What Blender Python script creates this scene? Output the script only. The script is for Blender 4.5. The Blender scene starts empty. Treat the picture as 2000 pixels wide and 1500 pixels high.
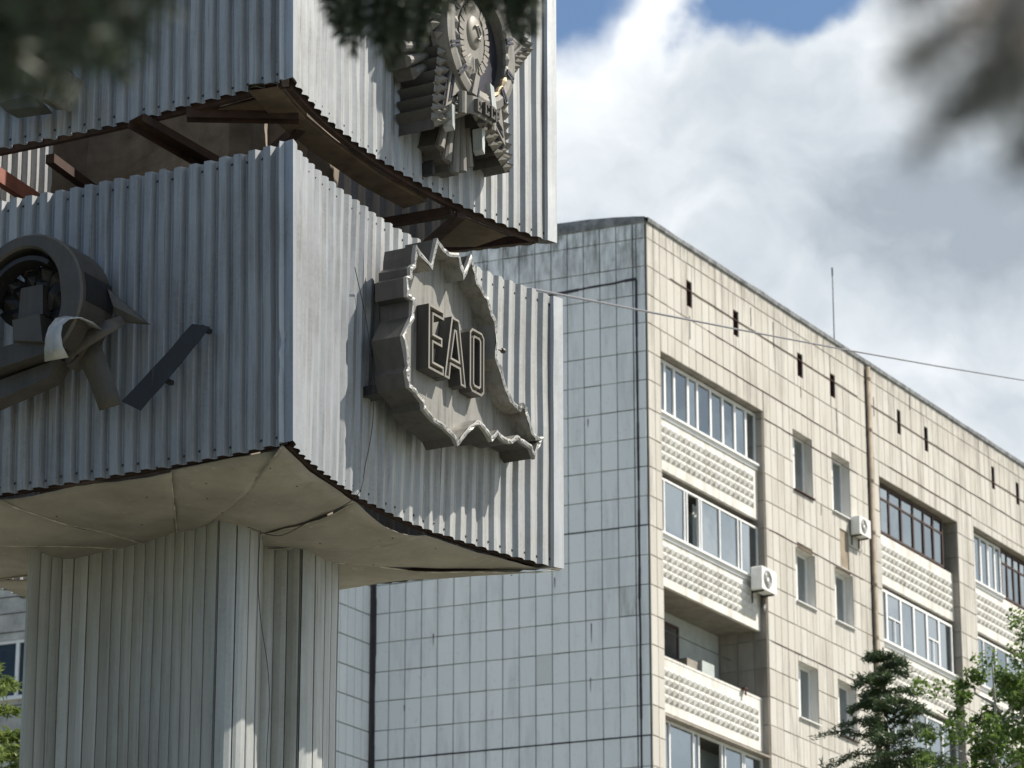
import bpy, bmesh, math, random
import numpy as np
from mathutils import Vector, Matrix, noise as mnoise

rnd = random.Random(7)
scene = bpy.context.scene
R = math.radians

# ------------------------------------------------------------------ camera
cam_data = bpy.data.cameras.new("camera")
cam = bpy.data.objects.new("camera", cam_data)
scene.collection.objects.link(cam)
cam.location = (0, 0, 1.6)
cam.rotation_euler = (R(108.0), 0, 0)
cam_data.sensor_width = 36.0
cam_data.lens = 124.8
cam_data.clip_start = 0.05
cam_data.clip_end = 4000
cam_data.dof.use_dof = True
cam_data.dof.focus_distance = 20.8
cam_data.dof.aperture_fstop = 8.9
scene.camera = cam

# ------------------------------------------------------------------ sky + sun
SUN_AZ = 83.0      # degrees from +Y towards +X
SUN_EL = 51.0
sdir = Vector((math.sin(R(SUN_AZ)) * math.cos(R(SUN_EL)), math.cos(R(SUN_AZ)) * math.cos(R(SUN_EL)), math.sin(R(SUN_EL))))

world = bpy.data.worlds.new("World")
scene.world = world
world.use_nodes = True
wn = world.node_tree
wn.nodes.clear()


def nd(nt, typ, **kw):
    n = nt.nodes.new(typ)
    for k, v in kw.items():
        if k.startswith("i_"):
            n.inputs[int(k[2:]) if k[2:].isdigit() else k[2:]].default_value = v
        else:
            setattr(n, k, v)
    return n


def lk(nt, a, b):
    nt.links.new(a, b)


def math_node(nt, op, a, b=None, clamp=False):
    m = nd(nt, "ShaderNodeMath", operation=op, use_clamp=clamp)
    for i, v in enumerate((a, b)):
        if v is None: continue
        if isinstance(v, (int, float)): m.inputs[i].default_value = v
        else: lk(nt, v, m.inputs[i])
    return m.outputs[0]



def build_world():
    nt = wn
    out = nd(nt, "ShaderNodeOutputWorld")
    bg = nd(nt, "ShaderNodeBackground")
    bg.inputs[1].default_value = 0.075
    sky = nd(nt, "ShaderNodeTexSky")
    sky.sky_type = 'NISHITA'
    sky.sun_disc = False
    sky.sun_elevation = R(SUN_EL)
    sky.sun_rotation = R(SUN_AZ)
    sky.altitude = 100
    sky.air_density = 1.0
    sky.dust_density = 0.1
    sky.ozone_density = 2.5
    tc = nd(nt, "ShaderNodeTexCoord")
    # warp
    wno = nd(nt, "ShaderNodeTexNoise")
    wno.inputs['Scale'].default_value = 14
    wno.inputs['Detail'].default_value = 6
    lk(nt, tc.outputs['Generated'], wno.inputs['Vector'])
    sub = nd(nt, "ShaderNodeVectorMath", operation='SUBTRACT')
    sub.inputs[1].default_value = (.5, .5, .5)
    lk(nt, wno.outputs['Color'], sub.inputs[0])
    sc = nd(nt, "ShaderNodeVectorMath", operation='SCALE')
    sc.inputs['Scale'].default_value = 0.075
    lk(nt, sub.outputs[0], sc.inputs[0])
    add = nd(nt, "ShaderNodeVectorMath", operation='ADD')
    lk(nt, tc.outputs['Generated'], add.inputs[0])
    lk(nt, sc.outputs[0], add.inputs[1])
    # billows
    big = nd(nt, "ShaderNodeTexNoise")
    big.inputs['Scale'].default_value = 7.5
    big.inputs['Detail'].default_value = 7
    big.inputs['Roughness'].default_value = .52
    mp = nd(nt, "ShaderNodeMapping")
    mp.inputs['Location'].default_value = (2.35, 0.6, 1.1)
    mp.inputs['Scale'].default_value = (1, 1, 1.5)
    lk(nt, add.outputs[0], mp.inputs['Vector'])
    lk(nt, mp.outputs[0], big.inputs['Vector'])
    shade = nd(nt, "ShaderNodeValToRGB")
    cr = shade.color_ramp
    cr.elements[0].position = .36
    cr.elements[0].color = (3.35, 3.85, 4.4, 1)
    cr.elements[1].position = .66
    cr.elements[1].color = (9.0, 9.25, 9.4, 1)
    e = cr.elements.new(.48)
    e.color = (5.5, 6.0, 6.45, 1)
    lk(nt, big.outputs[0], shade.inputs[0])
    # gaps in the cloud
    def gap(direction, r0, r1):
        dist = nd(nt, "ShaderNodeVectorMath", operation='DISTANCE')
        dist.inputs[1].default_value = direction
        lk(nt, add.outputs[0], dist.inputs[0])
        mr = nd(nt, "ShaderNodeMapRange", interpolation_type='SMOOTHSTEP')
        mr.inputs['From Min'].default_value = r0
        mr.inputs['From Max'].default_value = r1
        mr.inputs['To Min'].default_value = 0
        mr.inputs['To Max'].default_value = 1
        lk(nt, dist.outputs['Value'], mr.inputs['Value'])
        return mr.outputs[0]
    low = nd(nt, "ShaderNodeTexNoise")
    low.inputs['Scale'].default_value = 2.3
    low.inputs['Detail'].default_value = 5
    lmp = nd(nt, "ShaderNodeMapping")
    lmp.inputs['Location'].default_value = (0.4, 3.3, 0.2)
    lk(nt, add.outputs[0], lmp.inputs['Vector'])
    lk(nt, lmp.outputs[0], low.inputs['Vector'])
    lmr = nd(nt, "ShaderNodeMapRange", interpolation_type='SMOOTHSTEP')
    # the cloud bank stands in front; behind the camera the sky has largely cleared
    dp = nd(nt, "ShaderNodeVectorMath", operation='DOT_PRODUCT')
    dp.inputs[1].default_value = (.35, .85, .39)
    lk(nt, tc.outputs['Generated'], dp.inputs[0])
    bank = math_node(nt, 'ADD', low.outputs[0], math_node(nt, 'MULTIPLY', dp.outputs['Value'], .30))
    lmr.inputs['From Min'].default_value = .47
    lmr.inputs['From Max'].default_value = .56
    lk(nt, bank, lmr.inputs['Value'])
    cov = lmr.outputs[0]
    for g in (((0.0615, 0.9114, 0.4095), .016, .024), ((0.006, 0.9133, 0.4110), .012, .026)):
        m = nd(nt, "ShaderNodeMath", operation='MULTIPLY')
        lk(nt, cov, m.inputs[0])
        lk(nt, gap(*g), m.inputs[1])
        cov = m.outputs[0]
    mix = nd(nt, "ShaderNodeMix", data_type='RGBA')
    lk(nt, cov, mix.inputs['Factor'])
    lk(nt, sky.outputs[0], mix.inputs[6])
    lk(nt, shade.outputs[0], mix.inputs[7])
    lk(nt, mix.outputs[2], bg.inputs[0])
    lk(nt, bg.outputs[0], out.inputs[0])


build_world()
sun_data = bpy.data.lights.new("sun", 'SUN')
sun_data.energy = 5.0
sun_data.angle = R(0.53)
sun_data.color = (1.0, 0.93, 0.82)
sun = bpy.data.objects.new("sun", sun_data)
scene.collection.objects.link(sun)
sun.rotation_euler = (-sdir).to_track_quat('-Z', 'Y').to_euler()
sun.location = (30, 10, 40)

scene.view_settings.view_transform = 'Standard'
scene.view_settings.look = 'None'
scene.view_settings.exposure = 0.74
scene.view_settings.gamma = 1.0
scene.render.engine = 'CYCLES'
scene.cycles.use_denoising = True
scene.cycles.max_bounces = 8
scene.cycles.transparent_max_bounces = 12

# ------------------------------------------------------------------ helpers
COL = scene.collection


def mesh_obj(name, verts, faces, mat=None, parent=None, smooth=False):
    me = bpy.data.meshes.new(name)
    me.from_pydata([tuple(v) for v in verts], [], faces)
    me.update()
    if smooth:
        me.polygons.foreach_set("use_smooth", [True] * len(me.polygons))
    o = bpy.data.objects.new(name, me)
    COL.objects.link(o)
    if mat:
        me.materials.append(mat)
    if parent:
        o.parent = parent
    return o


def share_obj(name, me, parent=None, matrix=None):
    o = bpy.data.objects.new(name, me)
    COL.objects.link(o)
    if parent:
        o.parent = parent
    if matrix is not None:
        o.matrix_basis = matrix
    return o


def empty(name, loc=(0, 0, 0)):
    o = bpy.data.objects.new(name, None)
    o.location = loc
    o.empty_display_size = .2
    COL.objects.link(o)
    return o


def tag(o, label=None, cat=None, group=None, kind=None):
    if label: o["label"] = label
    if cat: o["category"] = cat
    if group: o["group"] = group
    if kind: o["kind"] = kind
    return o


class MB:
    """collects faces for one mesh"""
    def __init__(s):
        s.v = []; s.f = []
    def add(s, verts, faces):
        b = len(s.v)
        s.v += [tuple(x) for x in verts]
        s.f += [tuple(b + i for i in f) for f in faces]
    def box(s, fr, a, b):
        """fr maps (x,y,z)->world ; a,b opposite corners"""
        (x0, y0, z0), (x1, y1, z1) = a, b
        c = [(x0, y0, z0), (x1, y0, z0), (x1, y1, z0), (x0, y1, z0), (x0, y0, z1), (x1, y0, z1), (x1, y1, z1), (x0, y1, z1)]
        s.add([fr(*p) for p in c], [(0, 3, 2, 1), (4, 5, 6, 7), (0, 1, 5, 4), (1, 2, 6, 5), (2, 3, 7, 6), (3, 0, 4, 7)])
    def prism(s, fr, poly, w0, w1, cap0=True, cap1=True):
        """poly in (x,z), extruded in y from w0 to w1"""
        n = len(poly)
        vs = [fr(x, w0, z) for x, z in poly] + [fr(x, w1, z) for x, z in poly]
        fs = [(i, (i + 1) % n, n + (i + 1) % n, n + i) for i in range(n)]
        if cap0: fs.append(tuple(range(n - 1, -1, -1)))
        if cap1: fs.append(tuple(range(n, 2 * n)))
        s.add(vs, fs)
    def tube(s, pts, rad, sides=6, cap=True):
        pts = [Vector(p) for p in pts]
        n = len(pts)
        rads = rad if isinstance(rad, (list, tuple)) else [rad] * n
        rings = []
        up = Vector((0, 0, 1))
        for i, p in enumerate(pts):
            d = (pts[min(i + 1, n - 1)] - pts[max(i - 1, 0)]).normalized()
            a = d.cross(up)
            if a.length < 1e-3: a = d.cross(Vector((1, 0, 0)))
            a.normalize(); b = d.cross(a)
            rings.append([p + (a * math.cos(2 * math.pi * k / sides) + b * math.sin(2 * math.pi * k / sides)) * rads[i] for k in range(sides)])
        vs = [q for r_ in rings for q in r_]
        fs = []
        for i in range(n - 1):
            for k in range(sides):
                k2 = (k + 1) % sides
                fs.append((i * sides + k, i * sides + k2, (i + 1) * sides + k2, (i + 1) * sides + k))
        if cap:
            fs.append(tuple(range(sides - 1, -1, -1)))
            fs.append(tuple(range((n - 1) * sides, n * sides)))
        s.add(vs, fs)
    def beam(s, p, q, wid, hei, up=Vector((0, 0, 1))):
        p = Vector(p); q = Vector(q)
        d = (q - p).normalized()
        a = d.cross(up).normalized(); b = a.cross(d)
        vs = []
        for c in (p, q):
            for sa, sb in ((-1, -1), (1, -1), (1, 1), (-1, 1)):
                vs.append(c + a * sa * wid / 2 + b * sb * hei / 2)
        s.add(vs, [(3, 2, 1, 0), (4, 5, 6, 7), (0, 1, 5, 4), (1, 2, 6, 5), (2, 3, 7, 6), (3, 0, 4, 7)])
    def obj(s, name, mat=None, parent=None, smooth=False):
        return mesh_obj(name, s.v, s.f, mat, parent, smooth)


def offset_poly(poly, d):
    """inward offset of a closed polygon with clamped miters"""
    n = len(poly)
    area = sum(poly[i][0] * poly[(i + 1) % n][1] - poly[(i + 1) % n][0] * poly[i][1] for i in range(n))
    sg = 1 if area > 0 else -1
    out = []
    for i in range(n):
        p0 = Vector(poly[i - 1]); p1 = Vector(poly[i]); p2 = Vector(poly[(i + 1) % n])
        a = (p1 - p0).normalized(); b = (p2 - p1).normalized()
        na = Vector((-a.y, a.x)) * sg; nb = Vector((-b.y, b.x)) * sg
        m = na + nb
        if m.length < 1e-4: m = na
        m.normalize()
        k = d / max(.55, m.dot(na))
        out.append((p1.x + m.x * k, p1.y + m.y * k))
    return out


# ------------------------------------------------------------------ materials
def new_mat(name):
    m = bpy.data.materials.new(name)
    m.use_nodes = True
    nt = m.node_tree
    bs = nt.nodes["Principled BSDF"]
    return m, nt, bs


def noise_node(nt, scale, detail=4, rough=.55, vec=None, mscale=None):
    n = nd(nt, "ShaderNodeTexNoise")
    n.inputs['Scale'].default_value = scale
    n.inputs['Detail'].default_value = detail
    n.inputs['Roughness'].default_value = rough
    src = vec
    if mscale is not None:
        mp = nd(nt, "ShaderNodeMapping")
        mp.inputs['Scale'].default_value = mscale
        lk(nt, src, mp.inputs['Vector'])
        src = mp.outputs[0]
    if src is not None:
        lk(nt, src, n.inputs['Vector'])
    return n.outputs[0]


def ramp(nt, fac, stops):
    r = nd(nt, "ShaderNodeValToRGB")
    els = r.color_ramp.elements
    els[0].position, els[0].color = stops[0][0], (*stops[0][1], 1)
    els[1].position, els[1].color = stops[-1][0], (*stops[-1][1], 1)
    for p, c in stops[1:-1]:
        e = els.new(p); e.color = (*c, 1)
    lk(nt, fac, r.inputs[0])
    return r.outputs[0]


def mixc(nt, fac, a, b, mode='MIX'):
    m = nd(nt, "ShaderNodeMix", data_type='RGBA', blend_type=mode)
    if isinstance(fac, (int, float)): m.inputs['Factor'].default_value = fac
    else: lk(nt, fac, m.inputs['Factor'])
    for s, v in ((6, a), (7, b)):
        if isinstance(v, tuple): m.inputs[s].default_value = (*v, 1)
        else: lk(nt, v, m.inputs[s])
    return m.outputs[2]


def bump(nt, bs, h, strength=.3, dist=.01):
    b = nd(nt, "ShaderNodeBump")
    b.inputs['Strength'].default_value = strength
    b.inputs['Distance'].default_value = dist
    lk(nt, h, b.inputs['Height'])
    lk(nt, b.outputs[0], bs.inputs['Normal'])


def objvec(nt):
    return nd(nt, "ShaderNodeTexCoord").outputs['Object']


def metal_sheet(name, c0, c1, dirt, metallic=.55, rough=(.38, .62), streak=.5, spangle=.25):
    m, nt, bs = new_mat(name)
    v = objvec(nt)
    n1 = noise_node(nt, 5, 6, .6, v, (1, 1, .12))
    n2 = noise_node(nt, 30, 4, .6, v, (1, 1, .06))
    n3 = noise_node(nt, 1.3, 4, .6, v)
    col = ramp(nt, n1, [(.3, c0), (.7, c1)])
    f2 = math_node(nt, 'MULTIPLY', ramp(nt, n2, [(.48, (0, 0, 0)), (.72, (1, 1, 1))]), streak)
    col = mixc(nt, f2, col, dirt)
    f3 = math_node(nt, 'MULTIPLY', ramp(nt, n3, [(.45, (0, 0, 0)), (.75, (1, 1, 1))]), .45)
    col = mixc(nt, f3, col, dirt)
    vo = nd(nt, "ShaderNodeTexVoronoi"); vo.inputs['Scale'].default_value = 55
    lk(nt, v, vo.inputs['Vector'])
    sp = nd(nt, "ShaderNodeSeparateColor"); lk(nt, vo.outputs['Color'], sp.inputs[0])
    col = mixc(nt, math_node(nt, 'MULTIPLY', sp.outputs[0], spangle), col, c1)
    n5 = noise_node(nt, 60, 3, .6, v, (1, 1, .02))
    n6 = noise_node(nt, 2.5, 3, .6, v)
    fr5 = math_node(nt, 'MULTIPLY', ramp(nt, n5, [(.62, (0, 0, 0)), (.74, (1, 1, 1))]), ramp(nt, n6, [(.42, (0, 0, 0)), (.62, (.85, .85, .85))]))
    col = mixc(nt, fr5, col, (.20, .14, .09))
    oi = nd(nt, "ShaderNodeObjectInfo")
    tone = ramp(nt, oi.outputs['Random'], [(0, (.80, .815, .84)), (1, (1.08, 1.07, 1.04))])
    col = mixc(nt, 1.0, col, tone, 'MULTIPLY')
    lk(nt, col, bs.inputs['Base Color'])
    bs.inputs['Metallic'].default_value = metallic
    mr = nd(nt, "ShaderNodeMapRange")
    mr.inputs['To Min'].default_value = rough[0]; mr.inputs['To Max'].default_value = rough[1]
    lk(nt, n2, mr.inputs['Value'])
    lk(nt, mr.outputs[0], bs.inputs['Roughness'])
    n4 = noise_node(nt, 9, 3, .5, v, (1, 1, .35))
    bump(nt, bs, n4, .12, .02)
    return m


M = {}
M['galv'] = metal_sheet("galvanised_sheet", (.29, .305, .325), (.42, .43, .44), (.165, .16, .15), metallic=.45, rough=(.45, .65), streak=.6)
M['pillar'] = metal_sheet("pillar_sheet", (.33, .35, .35), (.46, .47, .46), (.24, .225, .19), metallic=.3, streak=.45)
M['flash'] = metal_sheet("corner_flashing_metal", (.36, .38, .405), (.48, .495, .51), (.25, .245, .235), metallic=.75, rough=(.45, .6))
M['tray'] = metal_sheet("emblem_sheet", (.215, .212, .20), (.31, .302, .283), (.115, .10, .08), metallic=.3, rough=(.45, .65), streak=.85)
M['rim'] = metal_sheet("emblem_rim_metal", (.22, .222, .222), (.35, .35, .342), (.13, .125, .115), metallic=.4, rough=(.42, .62))
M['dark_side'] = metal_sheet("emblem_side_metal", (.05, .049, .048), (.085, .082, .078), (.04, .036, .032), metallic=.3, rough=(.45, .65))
M['bronze'] = metal_sheet("weathered_emblem_metal", (.16, .153, .14), (.25, .236, .213), (.075, .07, .062), metallic=.25, rough=(.5, .72))
M['bronze_dark'] = metal_sheet("dark_emblem_metal", (.06, .056, .05), (.10, .093, .084), (.04, .035, .03), metallic=.2, rough=(.5, .7))
M['steel_dark'] = metal_sheet("blackened_steel", (.010, .0105, .0125), (.022, .022, .024), (.014, .011, .009), metallic=.1, rough=(.4, .6))
M['steel_brown'] = metal_sheet("browned_steel", (.06, .055, .05), (.105, .096, .086), (.07, .048, .032), metallic=.3, rough=(.4, .6))


def flat_mat(name, c0, c1, scale=6, rough=.7, metallic=0., bumps=.0, mscale=None, detail=5, bdist=.01, stops=(.35, .65)):
    m, nt, bs = new_mat(name)
    v = objvec(nt)
    n = noise_node(nt, scale, detail, .6, v, mscale)
    lk(nt, ramp(nt, n, [(stops[0], c0), (stops[1], c1)]), bs.inputs['Base Color'])
    bs.inputs['Roughness'].default_value = rough
    bs.inputs['Metallic'].default_value = metallic
    if bumps: bump(nt, bs, n, bumps, bdist)
    return m


M['rust'] = flat_mat("rusty_steel", (.022, .012, .010), (.055, .027, .02), 9, .8, .1, .3)
M['rust_red'] = flat_mat("red_primer_steel", (.20, .07, .05), (.30, .12, .09), 7, .7, 0, .2)
M['navy'] = flat_mat("dark_blue_enamel", (.018, .018, .03), (.035, .035, .05), 8, .45)
M['concrete'] = flat_mat("rough_concrete", (.15, .125, .10), (.25, .215, .175), 5, .9, 0, .6, None, 8, .02)
M['plank'] = flat_mat("old_plank", (.07, .052, .038), (.135, .10, .073), 6, .85, 0, .4, (1, 1, 1))
M['black'] = flat_mat("black_rubber", (.012, .012, .013), (.03, .03, .032), 12, .6)
M['cable'] = flat_mat("grey_cable", (.07, .07, .085), (.11, .11, .13), 12, .5)
M['bark'] = flat_mat("bark", (.06, .045, .035), (.13, .10, .08), 14, .9, 0, .6)
M['birch_bark'] = flat_mat("pale_bark", (.30, .28, .25), (.5, .48, .44), 9, .85, 0, .3)
M['patina'] = flat_mat("patina_metal", (.28, .31, .31), (.46, .48, .47), 10, .5, .3, .1, (1, 1, .3))
M['gold'] = flat_mat("tarnished_gilt", (.22, .17, .10), (.32, .26, .16), 12, .5, .35)
M['pvc'] = flat_mat("white_pvc", (.66, .67, .68), (.74, .74, .74), 3, .35)
M['woodframe'] = flat_mat("brown_wood_frame", (.030, .016, .012), (.06, .03, .022), 8, .6, 0, .2, (1, 1, .2))
M['render_wall'] = flat_mat("pale_green_plaster", (.34, .38, .37), (.44, .47, .46), 2, .85, 0, .2)
M['slab'] = flat_mat("concrete_slab", (.20, .18, .155), (.29, .265, .23), 3, .9, 0, .3)  # concrete, its colour darkened for the shade inside the loggias
M['parapet'] = flat_mat("whitewashed_concrete", (.42, .405, .37), (.60, .59, .56), 2.2, .85, 0, .12, (1.5, 1.5, .35), 7, .01, (.30, .55))
M['lip'] = flat_mat("chalky_edge", (.22, .20, .17), (.50, .47, .41), 14, .85)
M['joint'] = flat_mat("dirty_mortar", (.055, .05, .05), (.10, .092, .085), 3, .95, 0, .3)
M['joint_f'] = flat_mat("sandy_mortar", (.20, .165, .125), (.30, .25, .19), 3, .95, 0, .3)
M['mastic'] = flat_mat("black_mastic", (.018, .016, .02), (.035, .03, .035), 4, .7)
M['roofcap'] = flat_mat("roof_flashing", (.10, .105, .11), (.26, .27, .28), 4, .6, .3, .4, None, 5, .03)
M['ac'] = flat_mat("ac_enamel", (.66, .66, .64), (.74, .74, .72), 3, .45)
M['ac_dark'] = flat_mat("ac_grille", (.10, .10, .105), (.16, .16, .165), 30, .5)
M['curtain'] = flat_mat("curtain_cloth", (.45, .46, .45), (.66, .66, .64), 30, .9, 0, .2, (1, 1, .02))
M['curtain_teal'] = flat_mat("teal_curtain", (.10, .30, .28), (.16, .40, .37), 20, .9, 0, .2, (1, 1, .02))
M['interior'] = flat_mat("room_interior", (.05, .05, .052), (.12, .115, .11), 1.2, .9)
M['ventdark'] = flat_mat("dark_vent_board", (.035, .014, .012), (.07, .03, .025), 10, .9)


def glass_mat():
    m, nt, bs = new_mat("window_glass")
    out = nt.nodes["Material Output"]
    nt.nodes.remove(bs)
    gl = nd(nt, "ShaderNodeBsdfGlossy"); gl.inputs['Roughness'].default_value = .02
    gl.inputs['Color'].default_value = (.42, .46, .48, 1)
    tr = nd(nt, "ShaderNodeBsdfTransparent"); tr.inputs['Color'].default_value = (.74, .80, .81, 1)
    fr = nd(nt, "ShaderNodeFresnel"); fr.inputs['IOR'].default_value = 1.5
    v = objvec(nt)
    nn = noise_node(nt, 1.1, 2, .5, v)
    b = nd(nt, "ShaderNodeBump"); b.inputs['Strength'].default_value = .06; b.inputs['Distance'].default_value = .05
    lk(nt, nn, b.inputs['Height']); lk(nt, b.outputs[0], gl.inputs['Normal'])
    mx = nd(nt, "ShaderNodeMixShader")
    lk(nt, fr.outputs[0], mx.inputs[0]); lk(nt, tr.outputs[0], mx.inputs[1]); lk(nt, gl.outputs[0], mx.inputs[2])
    lk(nt, mx.outputs[0], out.inputs[0])
    return m


M['glass'] = glass_mat()


def tile_mat(name, c0, c1, c2, stain, stain_z=None, streak=.3):
    """glazed facing tiles: tone changes from tile to tile, dirt streaks running down"""
    m, nt, bs = new_mat(name)
    geo = nd(nt, "ShaderNodeNewGeometry").outputs['Position']
    at = nd(nt, "ShaderNodeAttribute"); at.attribute_name = "tone"
    oi = nd(nt, "ShaderNodeObjectInfo")
    r = math_node(nt, 'FRACT', math_node(nt, 'ADD', at.outputs['Fac'], oi.outputs['Random']))
    col = ramp(nt, r, [(0, c0), (.5, c1), (1, c2)])
    n1 = noise_node(nt, 1.6, 6, .65, geo, (1.6, 1.6, .22))
    f = math_node(nt, 'MULTIPLY', ramp(nt, n1, [(.50, (0, 0, 0)), (.72, (1, 1, 1))]), streak)
    n2 = noise_node(nt, 9, 5, .7, geo)
    f = math_node(nt, 'ADD', f, math_node(nt, 'MULTIPLY', ramp(nt, n2, [(.58, (0, 0, 0)), (.8, (1, 1, 1))]), .35), True)
    if stain_z:
        sp = nd(nt, "ShaderNodeSeparateXYZ"); lk(nt, geo, sp.inputs[0])
        mr = nd(nt, "ShaderNodeMapRange"); mr.inputs['From Min'].default_value = stain_z[0]; mr.inputs['From Max'].default_value = stain_z[1]
        lk(nt, sp.outputs[2], mr.inputs['Value'])
        n3 = noise_node(nt, 3.2, 6, .7, geo, (1.5, 1.5, .3))
        g = math_node(nt, 'MULTIPLY', mr.outputs[0], ramp(nt, n3, [(.40, (0, 0, 0)), (.62, (1, 1, 1))]))
        f = math_node(nt, 'ADD', f, math_node(nt, 'MULTIPLY', g, .85), True)
    lk(nt, mixc(nt, f, col, stain), bs.inputs['Base Color'])
    bs.inputs['Roughness'].default_value = .55
    bs.inputs['Specular IOR Level'].default_value = .35
    bump(nt, bs, n2, .15, .01)
    return m


M['tile_end'] = tile_mat("blue_grey_tile", (.69, .72, .735), (.72, .745, .76), (.745, .765, .775), (.16, .16, .15), (29.4, 31.4), .3)
M['tile_fac'] = tile_mat("cream_tile", (.415, .395, .357), (.45, .432, .395), (.48, .465, .43), (.17, .153, .13), (30.9, 31.9), .65)

M['tile_cheek'] = tile_mat("shaded_cheek_tile", (.22, .20, .175), (.26, .24, .21), (.30, .28, .25), (.10, .085, .07), None, .5)  # facing tile darkened in colour to stand for the recess shade


def leaf_mat(name, c0, c1, transl=.35):
    m, nt, bs = new_mat(name)
    oi = nd(nt, "ShaderNodeNewGeometry")
    n = noise_node(nt, 2.5, 3, .6, oi.outputs['Position'])
    rr = math_node(nt, 'ADD', math_node(nt, 'MULTIPLY', oi.outputs['Random Per Island'], .6), math_node(nt, 'MULTIPLY', n, .4))
    col = ramp(nt, rr, [(.2, c0), (.8, c1)])
    lk(nt, col, bs.inputs['Base Color'])
    bs.inputs['Roughness'].default_value = .5
    out = nt.nodes["Material Output"]
    tl = nd(nt, "ShaderNodeBsdfTranslucent"); lk(nt, col, tl.inputs['Color'])
    mx = nd(nt, "ShaderNodeMixShader"); mx.inputs[0].default_value = transl
    lk(nt, bs.outputs[0], mx.inputs[1]); lk(nt, tl.outputs[0], mx.inputs[2]); lk(nt, mx.outputs[0], out.inputs[0])
    return m


M['needle'] = leaf_mat("spruce_needles", (.018, .03, .018), (.05, .075, .04), .15)
M['needle_lit'] = leaf_mat("light_hazed_needles", (.085, .10, .095), (.16, .18, .17), .3)  # paler copy of the needles: light and blur on the near bough, as colour
M['needle_far'] = leaf_mat("conifer_needles", (.03, .055, .022), (.085, .125, .05), .25)
M['larch'] = leaf_mat("larch_needles", (.10, .15, .035), (.23, .29, .085), .4)
M['leaf'] = leaf_mat("poplar_leaves", (.055, .105, .02), (.17, .25, .06), .45)

# ------------------------------------------------------------------ ground
def ground_mat():
    m, nt, bs = new_mat("square_paving")
    v = objvec(nt)
    br = nd(nt, "ShaderNodeTexBrick")
    br.inputs['Scale'].default_value = 1.0
    br.inputs['Color1'].default_value = (.19, .18, .165, 1)
    br.inputs['Color2'].default_value = (.24, .225, .205, 1)
    br.inputs['Mortar'].default_value = (.14, .13, .12, 1)
    br.inputs['Mortar Size'].default_value = .012
    lk(nt, v, br.inputs['Vector'])
    n = noise_node(nt, .25, 6, .6, v)
    col = mixc(nt, ramp(nt, n, [(.45, (0, 0, 0)), (.6, (1, 1, 1))]), br.outputs[0], (.10, .12, .05))
    lk(nt, col, bs.inputs['Base Color'])
    bs.inputs['Roughness'].default_value = .9
    return m


g = mesh_obj("ground", [(-1500, -1500, 0), (1500, -1500, 0), (1500, 1500, 0), (-1500, 1500, 0)], [(0, 1, 2, 3)], ground_mat())
tag(g, kind="structure")

# ------------------------------------------------------------------ monument
Z0, Z1, Z2, Z3 = 7.60, 9.46, 9.86, 11.78
PA, PB, PC, PD = Vector((-1.263, 19.514)), Vector((.323, 22.349)), Vector((-4.53, 21.25)), Vector((-2.94, 24.08))
CEN = (PA + PB + PC + PD) / 4
SAG = {'AB': .30, 'AC': .11, 'CD': .2, 'BD': .22}
DEPTH = .024


def corner(k, z):
    """corners lean a little, tier by tier, as the real frame does"""
    if k == 'A': return PA + Vector((-.0187 * (z - Z0), 0))
    if k == 'B':
        return PB + Vector((-.032 if z > 9.7 else 0.004, 0))
    if k == 'C': return PC + Vector((-.012 * (z - Z0), 0))
    return PD.copy()


def side_pt(side, s, z, w=0.0):
    P, Q = corner(side[0], z), corner(side[1], z)
    d = Q - P
    t = d.normalized()
    n = Vector((t.y, -t.x))
    if n.dot((P + Q) / 2 - CEN) < 0: n = -n
    sag = SAG[side]
    if side == 'AB': sag = .235 if z > 9.7 else .285 - .03 * (z - Z0)
    p = P + d * s - n * 4 * sag * s * (1 - s)
    # local normal
    tt = (d - n * 4 * sag * (1 - 2 * s)).normalized()
    nn = Vector((tt.y, -tt.x))
    if nn.dot(n) < 0: nn = -nn
    p = p + nn * w
    return Vector((p.x, p.y, z))


def side_len(side, z):
    return sum((side_pt(side, (i + 1) / 40, z) - side_pt(side, i / 40, z)).length for i in range(40))


stele = empty("stele_monument", (CEN.x, CEN.y, 0))
tag(stele, "tall stele clad in grey corrugated metal sheets, tiers on a ribbed pillar", "monument")
stele_off = Vector((CEN.x, CEN.y, 0))


def sfr(x, y, z):
    return (x - stele_off.x, y - stele_off.y, z)


def sv(v):
    return (v[0] - stele_off.x, v[1] - stele_off.y, v[2])


def add_solid(o, th):
    md = o.modifiers.new("thickness", 'SOLIDIFY')
    md.thickness = th
    md.offset = -1
    return o


PITCH = .112
PROFILE = [(0.0, 0.0), (.030, 0.0), (.033, -.001), (.072, -.023), (.075, -.024), (.081, -.024), (.084, -.023), (.1095, -.001)]     # (distance, offset): crest, slope, valley, slope

PROFILE_DEEP = [(0.0, 0.0), (.046, 0.0), (.050, -.002), (.066, -.036), (.070, -.038), (.090, -.038), (.094, -.036), (.109, -.002)]


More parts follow.
